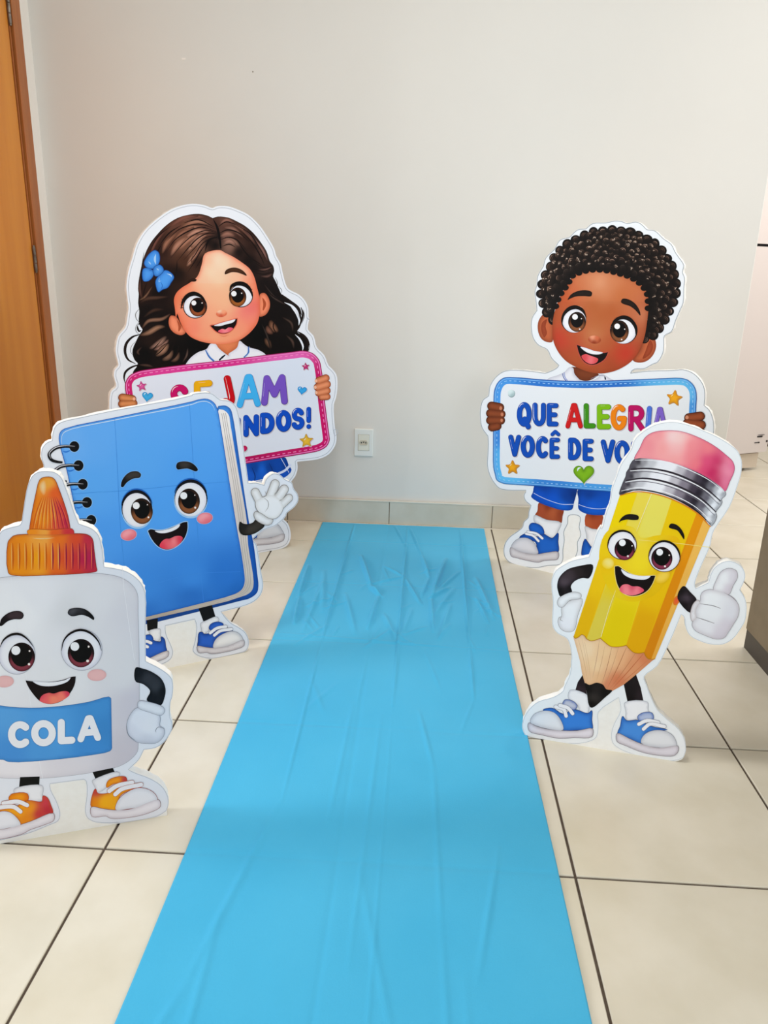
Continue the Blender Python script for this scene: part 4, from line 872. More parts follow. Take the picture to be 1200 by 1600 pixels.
shoe(c, B4, ((865,612),(890,640),(930,690),(1000,680),(1050,720),(1060,790),(940,800),(838,785)), ((1000,790),(1040,720),(1120,730),(1160,790),(1140,830)), ((836,785),(940,800),(1160,830),(1165,880),(1040,880),(840,830)), sock=((866,495),(930,518),(990,530),(985,600),(930,682),(888,660),(880,580)), L=4)
for q in (((400,100),(375,180),(360,215),(430,268),(540,312),(650,342),(742,336),(762,270),(792,158),(792,140),(600,110)), ((800,150),(804,240),(804,330),(850,366),(930,386),(1030,388),(1120,370),(1130,260),(1120,160))):
    c.poly('shorts_leg', B4(*q), g(B4, [(450,200,'#0f50c0'),(560,250,'#0e54c8'),(700,220,'#0a3a90'),(480,130,'#0a3c94'),(650,310,'#1260d0'),(760,200,'#072c70'),(830,260,'#0e4cb8'),(930,300,'#1058cc'),(900,190,'#0a3a90'),(950,370,'#1258c8')], edge=('#082c74', 2.5, 0.5)), 4.6)
c.lines('hem_stitching', [(B4((385,182),(460,222),(560,262),(650,287),(758,287)), 0.8, '#c8d4f0', 5.6, (1, 1)), (B4((806,290),(900,320),(1000,330),(1080,322)), 0.8, '#c8d4f0', 5.6, (1, 1))])
# sign
so = smooth(B2((192,420),(195,330),(205,280),(235,222),(285,185),(345,178),(700,205),(1000,216))+B3((0,216),(300,206),(700,190),(860,187),(930,205),(985,260),(1008,330),(1002,500))+[(1088,700),(1088,745),(1080,765),(1060,776),(1020,774)]+B4((1100,166),(900,152),(400,112),(150,96),(95,88),(40,58))+B2((205,1085),(190,1020),(188,800)), True, 3)
sb = c.obj('sign', Ink().poly(inset(so, -0.7), '#1c4890', 7.5).poly(so, g(PX, [(780,620,'#4a98e4'),(775,680,'#3c86d8'),(775,720,'#56b0ec'),(790,750,'#62bcf0'),(850,597,'#2c74cc'),(950,600,'#2a6cc4'),(1060,595,'#62b8ea'),(1080,610,'#60b4ea'),(1085,640,'#4a94dc'),(860,757,'#3a84d4'),(930,764,'#4a9ce4')], edge=('#2460b4', 2.2, 0.55)), 8, 3))
k = Ink().ribbon(inset(so, 2.0), 1.2, '#7cb8f0', 8.4, closed=True, sm=False).dashes(inset(so, 5.2), 4.5, 3.0, 1.0, '#a4d0f4', 8.5)
c.obj('stitching', k, sb, kind='stuff')
c.obj('sign_face', Ink().poly(inset(so, 10.2), g(PX, [(800,620,'#e4e8ee'),(950,620,'#e4e8ec'),(1000,700,'#e2e6ec'),(830,730,'#e2e6ec')]), 9, 8), sb)
c.obj('screw', Ink().poly(ell([B2.p(358,330)][0], 5.6, 6.0), '#8ca0a4', 9.6).poly(ell(B2.p(355,325), 5.2, 5.4), g(B2, [(345,310,'#d8e8ea'),(370,345,'#a4bcc0')], e=2), 10, 1.8), sb)
for z, x, y, R, rot in ((B2, 365, 1020, 68, -90), (B3, 800, 370, 76, -82)):
    p = z.p(x, y); s_ = R*z.s; q = smooth(star_pts(p, s_, rot, 0.52), True, 3)
    c.obj('star', Ink().poly([(a+0.9, b+0.9) for a, b in inset(q, -0.6)], '#b8884c', 9.4).poly(q, ge('#eea81a', '#c87c14', 2.2, 0.8), 10, 1.8).ribbon([(p[0]-s_*0.4, p[1]-s_*0.15), (p[0]-s_*0.05, p[1]-s_*0.5)], 1.2, '#fbe49c', 10.4, (0, 0)), sb)
girl_heart(c, B2, 1035, 1078, 98, 0, '#7eb41c', '#4c7c10', sb)
BL, BD = '#0c4cb4', '#08306c'
letter(c, 'Q', B2, 408, 410, 548, 655, 48, BL, BD, sb, 9.6)
letter(c, 'U', B2, 555, 414, 680, 634, 46, BL, BD, sb, 9.6, slope=0.02)
letter(c, 'E', B2, 688, 418, 798, 636, 46, BL, BD, sb, 9.6, slope=0.02)
letter(c, 'A', B2, 864, 418, 1026, 656, 43, '#cc1a1c', '#8c0c10', sb, 9.6)
letter(c, 'L', B2, 1034, 420, 1148, 656, 48, '#3c8c14', '#24600c', sb, 9.6)
letter(c, 'E', B3, 78, 430, 210, 664, 50, '#7cb810', '#4c7c0c', sb, 9.6)
letter(c, 'G', B3, 206, 430, 364, 674, 50, '#ec820e', '#b05408', sb, 9.6)
letter(c, 'R', B3, 372, 438, 528, 684, 50, '#b80a5c', '#7c063c', sb, 9.6)
letter(c, 'I', B3, 530, 446, 596, 690, 48, '#4c74d4', '#2c4c9c', sb, 9.6, tilt=-0.08)
letter(c, 'A', B3, 598, 454, 742, 700, 41, '#7c60c4', '#4c4478', sb, 9.6)
letter(c, 'V', B2, 328, 714, 448, 920, 46, BL, BD, sb, 9.6, slope=0.02)
letter(c, 'O', B2, 444, 720, 578, 930, 48, BL, BD, sb, 9.6)
letter(c, 'C', B2, 586, 728, 706, 936, 46, BL, BD, sb, 9.6)
letter(c, 'E', B2, 714, 744, 812, 942, 42, BL, BD, sb, 9.6, hat=[(740,712),(768,686),(798,712)])
letter(c, 'D', B2, 888, 742, 1012, 952, 46, BL, BD, sb, 9.6, slope=0.02)
letter(c, 'E', B2, 1024, 752, 1128, 962, 46, BL, BD, sb, 9.6, slope=0.02)
letter(c, 'V', B3, 114, 760, 250, 980, 48, BL, BD, sb, 9.6)
letter(c, 'O', B3, 242, 768, 388, 992, 50, BL, BD, sb, 9.6)
letter(c, 'L', B3, 398, 776, 500, 1000, 46, BL, BD, sb, 9.6)
letter(c, 'T', B3, 506, 782, 620, 1006, 46, BL, BD, sb, 9.6)
letter(c, 'A', B3, 624, 788, 760, 1012, 46, BL, BD, sb, 9.6)
letter(c, '!', B3, 780, 790, 836, 1014, 44, BL, BD, sb, 9.6)
sk = ge('#8e4626', '#54230f', 3.0, 0.8)
c.capsules('hand', [(B2.p(172,446), B2.p(248,460), 12.2), (B2.p(160,514), B2.p(262,522), 11.8), (B2.p(160,580), B2.p(258,580), 11.6), (B2.p(176,645), B2.p(226,634), 11.2)], sk, '#40180a', 12)
c.capsules('hand', [(B3.p(938,556), B3.p(1048,540), 12.2), (B3.p(925,606), B3.p(1056,622), 12.6), (B3.p(930,670), B3.p(1050,690), 12)], ge('#9a4c2a', '#5c2612', 3.0, 0.8), '#40180a', 12)
c.obj('fingernail', Ink().poly(ell(B2.p(258,466), 2.2, 3.0), '#c47c5c', 13.2))
c.obj('fingernail', Ink().poly(ell(B2.p(270,524), 2.2, 3.0), '#c47c5c', 13.2))
c.obj('fingernail', Ink().poly(ell(B2.p(266,580), 2.0, 2.6), '#c47c5c', 13.2))
c.obj('fingernail', Ink().poly(ell(B2.p(240,630), 2.0, 2.6), '#c47c5c', 13.2))
c.obj('fingernail', Ink().poly(ell(B3.p(922,552), 2.6, 3.0), '#cc8868', 13.2))
# ================================================================== notebook
c = Cutout('notebook_cutout', 'cutout of a smiling blue spiral notebook waving a white-gloved hand', (257.4, 1045), (388, 1018), gain=1.22)
up = N1((110,390),(130,330),(180,295),(350,255),(560,210),(1200,85)) + N2((300,80),(400,65),(460,75),(520,120),(590,130),(640,170),(665,240),(680,330),(742,775),(742,775),(800,770),(862,788),(862,788),(880,740),(930,700),(980,705),(1030,745),(1080,770),(1095,820),(1125,860),(1130,910),(1100,960),(1040,1010)) \
   + G5((640,880),(540,970),(430,1010),(345,1080),(330,1100)) + N4((925,0),(945,100),(960,200),(975,290),(965,350),(930,400),(860,440),(672,490),(672,490),(740,565),(800,600),(850,640),(870,690),(870,740),(850,772))
bot = N4((780,790))+[(328,1030.4),(257.4,1045),(190,1059),(165,1064)]
lf = [(152,1060),(150,1040),(165,1020),(172,1000),(140,998),(118,985),(108,940),(98,890),(88,840),(78,790),(70,750)] + N1((42,640),(22,580),(25,510),(60,460),(105,440),(105,440))
Q = smooth(up+bot+lf, True, 3)
c.board(Q, seed=33)
notch = N4((780,795),(600,828),(500,805),(465,770),(480,700),(492,600),(480,545),(480,545),(270,592),(270,592),(277,650),(312,730),(326,780),(310,830),(240,872))+[(215,1050),(180,1058),(165,1060)]
sheet(c, smooth(up+notch+lf, True, 3), '#e4e8f2', '#a4aab4', 1.0, 0.8)
bk = c.poly('back_cover', N2((470,260),(470,260),(505,172),(505,172),(560,168),(600,195),(620,260),(660,520),(745,1080))+N4((905,0),(930,200),(940,300),(930,350),(880,390),(800,412),(215,560),(100,585))+[(195,985),(300,800)], g(N2, [(560,180,'#3e86d8'),(610,250,'#3a80d4'),(660,520,'#2a6cc4')], N4, [(900,100,'#1a55ac'),(935,300,'#1a50a4'),(700,430,'#123c80'),(300,545,'#143f84')], edge=('#123c84', 2.2, 0.7)), 2.5)
pg = c.poly('pages', N2((480,260),(480,260),(512,196),(512,196),(550,205),(585,240),(600,320),(660,680),(730,1090))+N4((865,0),(905,270),(895,330),(850,368),(135,548))+[(205,975),(300,800)], g(N2, [(540,230,'#ece6e4'),(600,600,'#dcd2ce'),(700,1080,'#d0c4be')], N4, [(860,200,'#cfc3ba'),(850,330,'#c4b8ae'),(500,450,'#b8aca0'),(200,525,'#a89c90')]), 3.5)
for o in (2, 18, 34): c.lines('page_edge', [(N2((530+o*0.9,230-o*0.2),(560+o,420),(620+o,760),(668+o,1080))+N4((822+o*1.0,40),(846+o,220),(846+o*0.95,290+o*0.3),(815+o*0.7,340+o*0.45),(640,390+o),(400,448+o*0.95)), 0.8, '#a89c96', 4.0, (1, 0.2))], pg)
cvq = smooth(N1((163,430),(175,375),(210,350),(600,265),(1200,140))+N2((350,125),(420,120),(470,150),(495,200),(520,330),(590,780),(655,1180))+N4((802,0),(835,220),(837,270),(820,320),(770,355),(500,430),(135,520))+[(185,974),(165,976),(157,960),(140,890),(120,806),(105,735)], True, 3)
cvcol = g(PX, [(110,690,'#68aaf0'),(150,680,'#5fa4ec'),(250,650,'#5aa2ec'),(320,640,'#56a0ec'),(140,760,'#56a0ea'),(220,720,'#56a0ea'),(300,740,'#509cea'),(160,850,'#4a94e4'),(250,800,'#4e9ae8'),(330,800,'#4690e2'),(350,900,'#2c72c8'),(300,900,'#3a84d8'),(220,920,'#3a84d8'),(180,920,'#4088dc'),(370,930,'#2466b8'),(300,935,'#2a6cc0'),(220,960,'#2a6cc2')], edge=('#1d5cb4', 2.0, 0.5), p=3, step=((765+250*0.085, -0.085), (1.0, 1.0, 0.99)))
cv = c.obj('cover', Ink().poly(inset(cvq, -0.9), '#1b57ae', 4.6).poly(cvq, cvcol, 5, 5))
c.obj('cover_gleam', Ink().ribbon(N1((182,470),(185,400),(215,368),(600,280),(1200,158))+N2((350,140),(410,136),(455,160),(478,205)), 1.3, '#d8ecff', 5.5, (0.3, 0.2)), cv)
k = Ink()
for l in (N1((595,268),(612,560),(640,1100))+[(196,900),(206,968)], [(296,632),(304,760),(312,880),(318,940)], N3((0,292),(160,282),(470,255),(700,230),(1180,195)), [(148,935),(230,915),(300,897),(375,893)], [(110,772),(160,768)]):
    c.lines('paper_seam', [(l, 0.9, '#3c84d6', 5.6, (0.6, 0.6))], cv)
for i in range(8):
    ox, oy = (0, 0) if i == 0 else (33*i, 150*i-3*i*i*0.5)
    P0 = N1.p(280+ox, 488+oy)
    if i >= 5: P0 = (141+6.5*(i-4), 811+27.5*(i-4))
    r = Ink().poly(ell(P0, 8.6, 9.2), '#9ac4f0', 5.6).poly(ell(P0, 7.8, 8.4), '#0a0a0c', 5.8)
    h = c.obj('binder_hole', r, cv)
    D_ = lambda x, y: (P0[0]+(x-280)*0.2, P0[1]+(y-488)*0.2)
    pts = [D_(285,490), D_(200,486), D_(130,502), D_(84,548), D_(98,588), D_(140,606), D_(188,612)]
    c.obj('binder_ring', Ink().ribbon(pts, 5.2, '#121214', 6.4, (0.9, 0.6)).ribbon([(a, b-0.9) for a, b in pts[:5]], 1.3, '#c4c4cc', 6.8, (0.2, 0.2)).ribbon([D_(190,525), D_(215,530), D_(262,512)], 2.4, '#2c70c8', 5.6, (0.2, 0.1)))
# face
for (wc, rx, ry, ic, ir, iry, hl, sm_) in (((325,460), 22.8, 26.6, (368,470), 17.2, 20.2, ((315,418), 5.4), [((430,527), 1.5), ((420,410), 0.9)]), ((826,362), 24.6, 26.4, (810,377), 17.0, 19.8, ((760,325), 5.5), [((868,437), 1.6), ((864,320), 0.9)])):
    left = wc[0] < 500; p = N3.p(*wc)
    c.eye(p, rx, ry, N3.p(*ic), ir, iry, (N3.p(*hl[0]), hl[1]), small=[(N3.p(*q), r) for q, r in sm_], rot=-8 if left else 0, iris=('#86502e', '#1c0e08'), L=8, dx=-0.3 if left else 0.4, dy=-1.8, ring=('#9ccbf6', 0, 1.2, 1.8), lid=None, rim='#0c0c12')
    q = ell((p[0], p[1]-1.0), rx+2.0, ry+2.6, -8 if left else 0, 40)
    pts = [v for v in q if v[1] < p[1]-ry*0.25]
    pts.sort(key=lambda v: v[0])
    c.obj('eyelid_shade', Ink().ribbon([(v[0], v[1]-2.0) for v in pts], 3.4, '#1c5cb4', 7.2, (0.1, 0.1), sm=False).ribbon(pts, 3.2, '#0c0c14', 7.9, (0.1, 0.1), sm=False))
for q in (((175,242),(180,190),(220,130),(270,100),(330,98),(360,125),(350,155),(290,165),(230,200),(192,245)), ((690,60),(700,20),(750,4),(820,12),(870,45),(894,86),(872,97),(800,72),(740,76),(705,80))):
    c.poly('eyebrow', N3(*q), g(N3, [(270,125,'#3a3430'),(200,210,'#0c0a0a'),(760,30,'#3a3430'),(860,80,'#0c0a0a'),(700,60,'#0c0a0a')], edge=('#080606', 1.6, 0.8)), 8, outline=('#7ab0ec', 0.8), grid=2)
for x, y in ((245,692), (958,537)):
    c.obj('cheek', Ink().poly(ell(N3.p(x,y), 13.2, 9.4, -10), '#9cc4f4', 7.6).poly(ell(N3.p(x,y), 12.4, 8.8, -10), g(N3, [(x-10,y-25,'#eea4ac'),(x+20,y+20,'#dc6c78')], edge=('#d05468', 2.6, 0.6)), 8, 2.2))
c.mouth(N3((425,655),(425,655),(450,640),(500,648),(580,645),(680,610),(760,574),(796,570),(796,570),(796,640),(770,720),(720,780),(650,822),(590,830),(520,800),(460,730)), N3((490,655),(560,650),(640,630),(726,592),(715,620),(660,655),(580,676),(520,672)), N3((535,800),(550,760),(590,730),(630,727),(680,705),(730,703),(752,720),(720,780),(640,822),(580,824)), lip='#a4ccf4', lipw=1.2, tcol=g(N3, [(620,760,'#e8606c'),(660,750,'#f08c90'),(560,800,'#d8344c'),(720,740,'#d02c48'),(630,730,'#b8203c')]))
# waving arm
c.poly('arm', G5((208,928),(200,1010),(225,1050),(300,1055),(380,1022),(440,962),(360,908),(330,937),(280,952),(235,945)), g(G5, [(300,1000,'#3c3630'),(250,990,'#1c1816'),(380,960,'#38322c')], edge=('#0a0808', 2.4, 0.85)), 6)
gf = g(G5, [(0,0,'#e4e4e8')], edge=('#b0aca8', 3.2, 0.7))
pq = smooth(G5((360,735),(430,697),(500,680),(580,720),(612,790),(592,850),(540,898),(470,895),(400,852),(360,800)), True, 4)
gl = c.obj('glove', Ink().poly(inset(pq, -0.8), '#807a76', 7))
c.capsules('glove_outline', [(G5.p(352,655), G5.p(400,755), 12.6), (G5.p(537,576), G5.p(490,700), 12.8), (G5.p(622,625), G5.p(555,725), 12.8), (G5.p(668,706), G5.p(595,775), 11.0)], gf, '#807a76', 7.2, gl, 0.8)
c.obj('palm', Ink().poly(pq, g(G5, [(450,800,'#e4e4e8'),(560,760,'#e8e8ec')], edge=('#bcb8b6', 3.0, 0.5)), 9.0, 3), gl)
c.lines('glove_crease', [(G5(*l), w_, '#8c8682', 9.3, (0.1, 0.1)) for l, w_ in ((((425,700),(470,740),(472,790),(440,840)), 1.0), (((440,640),(455,680),(430,700)), 1.0), (((575,735),(600,720)), 1.0), (((530,680),(545,650)), 0.9))], gl)
c.poly('cuff', G5((340,860),(352,836),(400,850),(470,895),(515,912),(502,945),(465,960),(400,940),(350,900)), ge('#e6e6ea', '#a8a4a2', 2.6, 0.75), 10, gl, outline=('#807a76', 0.7))
# legs and shoes
c.poly('leg', N4((135,550),(215,535),(212,618),(140,625)), '#0e0e10', 3, sm=0)
c.poly('leg', N4((505,455),(605,440),(632,528),(545,562)), '#0e0e10', 3, sm=0)
shoe(c, N4, ((512,640),(505,700),(503,738),(560,747),(618,748),(630,690),(690,648),(755,625),(690,598),(600,640),(548,648),(535,635)), ((615,746),(630,690),(680,650),(750,628),(800,645),(828,690),(800,707),(720,732)), ((500,735),(560,744),(620,748),(720,732),(832,690),(836,730),(780,757),(700,777),(600,790),(570,780),(508,780)),
     sock=((524,572),(560,553),(640,524),(656,548),(622,582),(590,600),(580,625),(540,648),(528,610)), tongue=((583,605),(598,575),(650,560),(686,575),(680,592),(600,622)), laces=[((592,640),(640,606),(705,594)), ((622,656),(662,626),(745,612))], lw=20, L=5, blue='#2a5ec0', bdark='#153c8c', white='#e4e2e2')
shoe(c, N4, ((60,720),(100,690),(135,655),(170,660),(182,692),(235,702),(240,668),(262,685),(272,740),(277,772),(135,832),(60,850)), ((-80,850),(-60,790),(0,740),(60,745),(90,800),(90,850),(0,880)), ((-85,855),(0,880),(90,852),(135,832),(277,770),(292,775),(286,810),(200,850),(100,890),(-80,905)),
     sock=((150,628),(230,612),(234,655),(222,698),(178,688),(160,650)), tongue=((100,690),(120,660),(165,655),(180,690),(110,705)), laces=[((90,720),(130,700),(165,712)), ((80,750),(110,730),(140,740))], lw=20, L=5, blue='#2a5ec0', bdark='#153c8c')
# ================================================================== glue bottle
c = Cutout('glue_bottle_cutout', 'cutout of a smiling white glue bottle with orange cap and blue label', (0, 1318.5), (261, 1274))
up = C1((370,80),(430,90),(480,130),(510,200),(540,280),(580,400),(617,490),(617,490),(660,505),(720,530),(770,580),(790,640),(805,720),(815,827),(815,827),(900,840),(980,860),(1050,900),(1100,950),(1130,1010),(1140,1080)) + C2((1138,300),(1140,565),(1140,565)) + N4((240,902),(310,960),(325,1010),(320,1100),(307,1140)) + C3((1140,172),(1155,212),(1150,260),(1100,340),(1040,380),(965,392),(965,392),(930,460),(862,525),(862,525),(920,550),(1000,580),(1080,630),(1120,690),(1130,750),(1115,800))
bot = [(261,1274.5),(187,1286.5),(93,1303),(0,1318.5),(-30,1324)]
lf = [(-50,1318),(-58,1300),(-50,1275),(-20,1250),(-8,1225),(-40,1215),(-62,1190),(-70,1170),(-98,1150),(-104,1110),(-98,1050),(-80,1020),(-62,1000),(-64,930),(-52,898),(-25,888),(-12,880)] + C1((-40,700),(-30,620),(0,562),(20,542),(90,517),(150,502),(165,485),(180,400),(195,300),(215,200),(250,120),(300,86))
Q = smooth(up+bot+lf, True, 3)
c.board(Q, 0.022, seed=44)
notch = C3((1110,805),(1050,840),(800,882),(640,878),(585,850),(568,800),(580,700),(575,605),(562,592),(562,592),(335,622),(335,622),(342,660),(382,740),(405,820),(390,870),(320,902),(200,950),(0,1000))+[(-30,1318)]
sheet(c, smooth(up+notch+lf, True, 3), '#dfe2ec', '#aeb2bc', 0.9, 0.8)
bq = smooth([(16,901),(80,897)]+C1((750,880),(880,895),(960,920),(1020,960),(1060,1010),(1075,1060))+C2((1078,200),(1085,500),(1088,900))+C3((925,340),(920,400),(880,450),(800,500),(600,545),(300,580),(100,582),(0,577))+[(-25,1207),(-38,1185),(-42,1100),(-44,960),(-36,925),(-15,907)], True, 3)
c.obj('bottle', Ink().poly(inset(bq, -0.5), '#8f8f98', 2.6).poly(bq, g(PX, [(60,930,'#dcdce2'),(150,930,'#d4d4da'),(200,960,'#cdccd4'),(210,1100,'#c2bfca'),(200,1180,'#bfbac4'),(110,1180,'#d0ccd4'),(20,1190,'#dcd8de'),(0,1000,'#e0e0e4'),(100,1010,'#d8d8de'),(190,1050,'#d0d0d6'),(100,1060,'#d8d8dc'),(110,960,'#cfcfd4'),(30,960,'#e2e2e6')], edge=('#bab7c2', 4, 0.45)), 3, 6))
for l in (C1((85,910),(105,1040))+C2((100,40),(135,300),(200,650),(255,1000))+C3((262,460),(285,582)), C1((955,830),(968,1000))+C2((980,80),(1010,300),(1050,560))): c.lines('paper_seam', [(l, 0.8, '#ececf2', 3.5, (1, 1))])
# cap
nz = smooth(C1((310,150),(340,130),(400,128),(430,150),(460,220),(500,330),(530,430),(552,545),(552,545),(228,548),(228,548),(248,420),(278,270)), True, 3)
capc = g(C1, [(330,160,'#e89a30'),(370,170,'#e8a03c'),(290,350,'#e07c14'),(260,500,'#d86c10'),(340,450,'#e88c18'),(400,400,'#e47818'),(430,250,'#dc5a24'),(470,380,'#cc3438'),(510,480,'#b81f44'),(450,480,'#d44a30')], edge=('#a83818', 2.0, 0.6), p=3.2)
cap = c.obj('cap', Ink().poly(inset(nz, -0.6), '#7c3418', 3.6).poly(nz, capc, 4, 3))
rg = smooth(C1((213,552),(230,536),(400,540),(560,530),(577,550),(572,572),(400,578),(230,578)), True, 4)
c.obj('cap_ring', Ink().poly(inset(rg, -0.5), '#8c3418', 4.4).poly(rg, g(C1, [(250,555,'#e8881c'),(350,545,'#eea040'),(420,560,'#d85a20'),(540,550,'#c43038')], e=3), 5, 2.4), cap)
bq2 = smooth(C1((62,640),(80,610),(110,585),(200,574),(400,576),(620,568),(690,580),(722,610),(735,700),(752,830),(757,858),(715,870),(400,890),(100,892),(66,872)), True, 3)
cb2 = g(C1, [(100,640,'#d97a14'),(160,600,'#e08418'),(300,600,'#e89a38'),(330,590,'#eca448'),(450,605,'#dc6a1c'),(600,600,'#d04828'),(690,610,'#b82840'),(110,760,'#d87a12'),(200,780,'#d87c10'),(290,760,'#e8980f'),(400,780,'#dc6c18'),(500,760,'#d04c24'),(580,770,'#c03030'),(650,770,'#b01c44'),(720,760,'#a8184a'),(150,870,'#e08812'),(300,865,'#e49220'),(450,868,'#d8601c'),(600,860,'#c43430'),(720,850,'#b42440')], edge=('#a02c20', 2.0, 0.5), p=3.2)
c.obj('cap_base', Ink().poly(inset(bq2, -0.6), '#7c3018', 4.4).poly(bq2, cb2, 5.4, 3), cap)
for i in range(13):
    x = 90+i*52; bot_ = 850-4*(i > 8)
    dk = '#b8500c' if i < 6 else '#8c1838'; lt = '#f4b860' if i < 8 else '#e06a48'
    c.obj('cap_rib', Ink().ribbon(C1((x+10,640),(x+13,740),(x+12,bot_)), 2.2, dk, 5.8, (0.3, 0.3)).ribbon(C1((x,640),(x+2,740),(x+2,bot_-4)), 1.4, lt, 6.0, (0.2, 0.2)), cap)
for i in range(9):
    t = i/8; xa = 330+t*110; xb = 255+t*275
    c.obj('nozzle_rib', Ink().ribbon(C1((xa,280),((xa+xb)/2-8+16*t,400),(xb,530)), 1.5, '#c0541a' if i < 5 else '#9c2038', 4.4, (0.1, 0.4)).ribbon(C1((xa+6,285),((xa+xb)/2+2+16*t,405),(xb+12,528)), 1.0, '#f4b460' if i < 6 else '#dc5c40', 4.6, (0.1, 0.4)), cap)
c.obj('cap_gleam', Ink().glow(C1((345,150),(335,200),(345,270)), 12, '#f8d49c', capc, 4.5), cap)
c.lines('cap_gleam', [(C1((250,602),(330,606),(430,600)), 1.6, '#f8cc88', 6.0, (0, 0))], cap)
# face
for (wc, rx, ry, ic, ir, iry, hl, sm_, lidp) in (((132,512), 28, 30, (170,530), 20.8, 22.6, ((125,478), 7.0), [((228,585), 2.0), ((232,482), 1.4)], ((0,455),(30,395),(90,355),(150,350),(210,385),(262,450))), ((638,475), 31.4, 31.4, (633,500), 20.8, 22.2, ((585,447), 6.8), [((685,560), 2.2), ((693,448), 1.6)], ((482,480),(500,400),(550,345),(630,318),(710,345),(770,410),(793,480)))):
    c.eye(C2.p(*wc), rx, ry, C2.p(*ic), ir, iry, (C2.p(*hl[0]), hl[1]), small=[(C2.p(*q), r) for q, r in sm_], iris=('#7c3440', '#0c080a'), L=6, white='#e4e4ea', rim='#a8a8b2', lid=C2(*lidp), lidw=3.6, pupil=0.78)
for q in (((0,287),(10,235),(60,190),(120,171),(170,178),(186,205),(170,233),(110,236),(60,252),(15,287)), ((530,190),(540,160),(580,147),(650,152),(700,180),(736,225),(732,241),(690,217),(640,202),(560,212))):
    c.poly('eyebrow', C2(*q), g(C2, [(100,195,'#3a2c30'),(40,250,'#100a0c'),(580,165,'#4a4a50'),(600,185,'#141216'),(700,210,'#0a080a')], edge=('#080608', 1.6, 0.8)), 6, grid=2)
for x, y in ((35,722), (757,672)):
    c.obj('cheek', Ink().poly(ell(C2.p(x,y), 14.8, 9.2, -3), ge('#dcaeae', '#cf9a9c', 2.5, 0.6), 6, 2.4))
c.mouth(C2((200,714),(200,714),(250,720),(380,726),(480,712),(560,686),(592,682),(592,682),(585,740),(550,810),(490,870),(400,898),(320,880),(260,820),(220,760)), C2((258,720),(380,727),(500,712),(552,690),(530,720),(450,750),(360,758),(300,747)), C2((310,870),(330,830),(380,810),(420,815),(480,798),(530,800),(545,822),(490,868),(400,896),(330,884)), tcol=g(C2, [(420,850,'#ec8868'),(350,860,'#e06060'),(480,840,'#ea7c68'),(530,815,'#c83050'),(330,840,'#c83850'),(420,812,'#c02c48')]), L=6)
# label with lettering
lq = smooth(C3((-120,60),(0,96),(200,112),(400,101),(600,71),(728,37),(742,48),(742,48),(748,380),(748,380),(735,398),(600,426),(300,460),(60,470),(20,455),(-100,450),(-130,430)), True, 3)
lb = c.obj('label', Ink().poly(inset(lq, -0.6), '#2c649c', 3.8).poly(lq, g(C3, [(50,150,'#5498d4'),(300,140,'#4c94d4'),(650,80,'#4088c8'),(720,250,'#3a80c0'),(600,380,'#3c84c8'),(300,420,'#4a90d0'),(80,420,'#4488cc'),(350,280,'#4c96d6')], edge=('#2f6cae', 2.0, 0.6)), 4.2, 5))
for ch, x0, y0, x1, y1, sl_ in (('C', 53, 197, 208, 382, 0), ('O', 208, 190, 378, 370, 0), ('L', 386, 184, 508, 358, -0.06), ('A', 518, 164, 680, 345, -0.08)):
    letter(c, ch, C3, x0, y0, x1, y1, 48 if ch == 'A' else 52, '#e2e2e8', '#3a78b4', lb, 4.8, slope=sl_, hl=False, sl=False, ow=1.0)
# arm, fist
c.poly('arm', N4((58,888),(45,930),(55,990),(110,1010),(160,1060),(135,1125),(235,1162),(265,1100),(270,1040),(240,970),(170,920),(100,895)), g(N4, [(140,970,'#2c3038'),(80,930,'#0c1018'),(200,1030,'#30343c'),(180,1100,'#0c1018'),(250,1060,'#060a10')], edge=('#04060c', 2.6, 0.8)), 4)
gl = c.poly('fist', C3((922,108),(870,160),(848,230),(860,290),(912,336),(980,347),(1055,340),(1098,290),(1096,248),(1070,232),(1072,180),(1060,150)), g(C3, [(930,180,'#d8dce8'),(1000,230,'#dde0ea'),(880,260,'#ccd0de'),(980,330,'#c4c8d6')], edge=('#a0a4b4', 3.2, 0.6)), 5, outline=('#868a98', 0.6))
c.lines('fist_crease', [(C3((1096,248),(1060,238),(1042,262),(1046,275)), 1.0, '#7c808c', 5.6, (0.2, 0.1)), (C3((848,230),(860,290),(915,335)), 1.2, '#7c7f8c', 5.6, (0.1, 0.1))], gl)
c.poly('cuff', C3((930,66),(1000,72),(1090,105),(1102,130),(1080,158),(1000,138),(925,106)), ge('#dce0ea', '#a8acba', 2.6, 0.7), 5.6, gl, outline=('#868a98', 0.6))
c.poly('arm', [(-44,985),(-60,1005),(-78,1030),(-84,1060),(-66,1066),(-58,1040),(-44,1022)], ge('#14161c', '#06080c', 2, 0.8), 2)
c.poly('fist', [(-84,1062),(-94,1090),(-92,1130),(-70,1142),(-48,1130),(-44,1090),(-60,1066)], ge('#dce0ea', '#a0a4b4', 3, 0.6), 2.4, outline=('#868a98', 0.6))
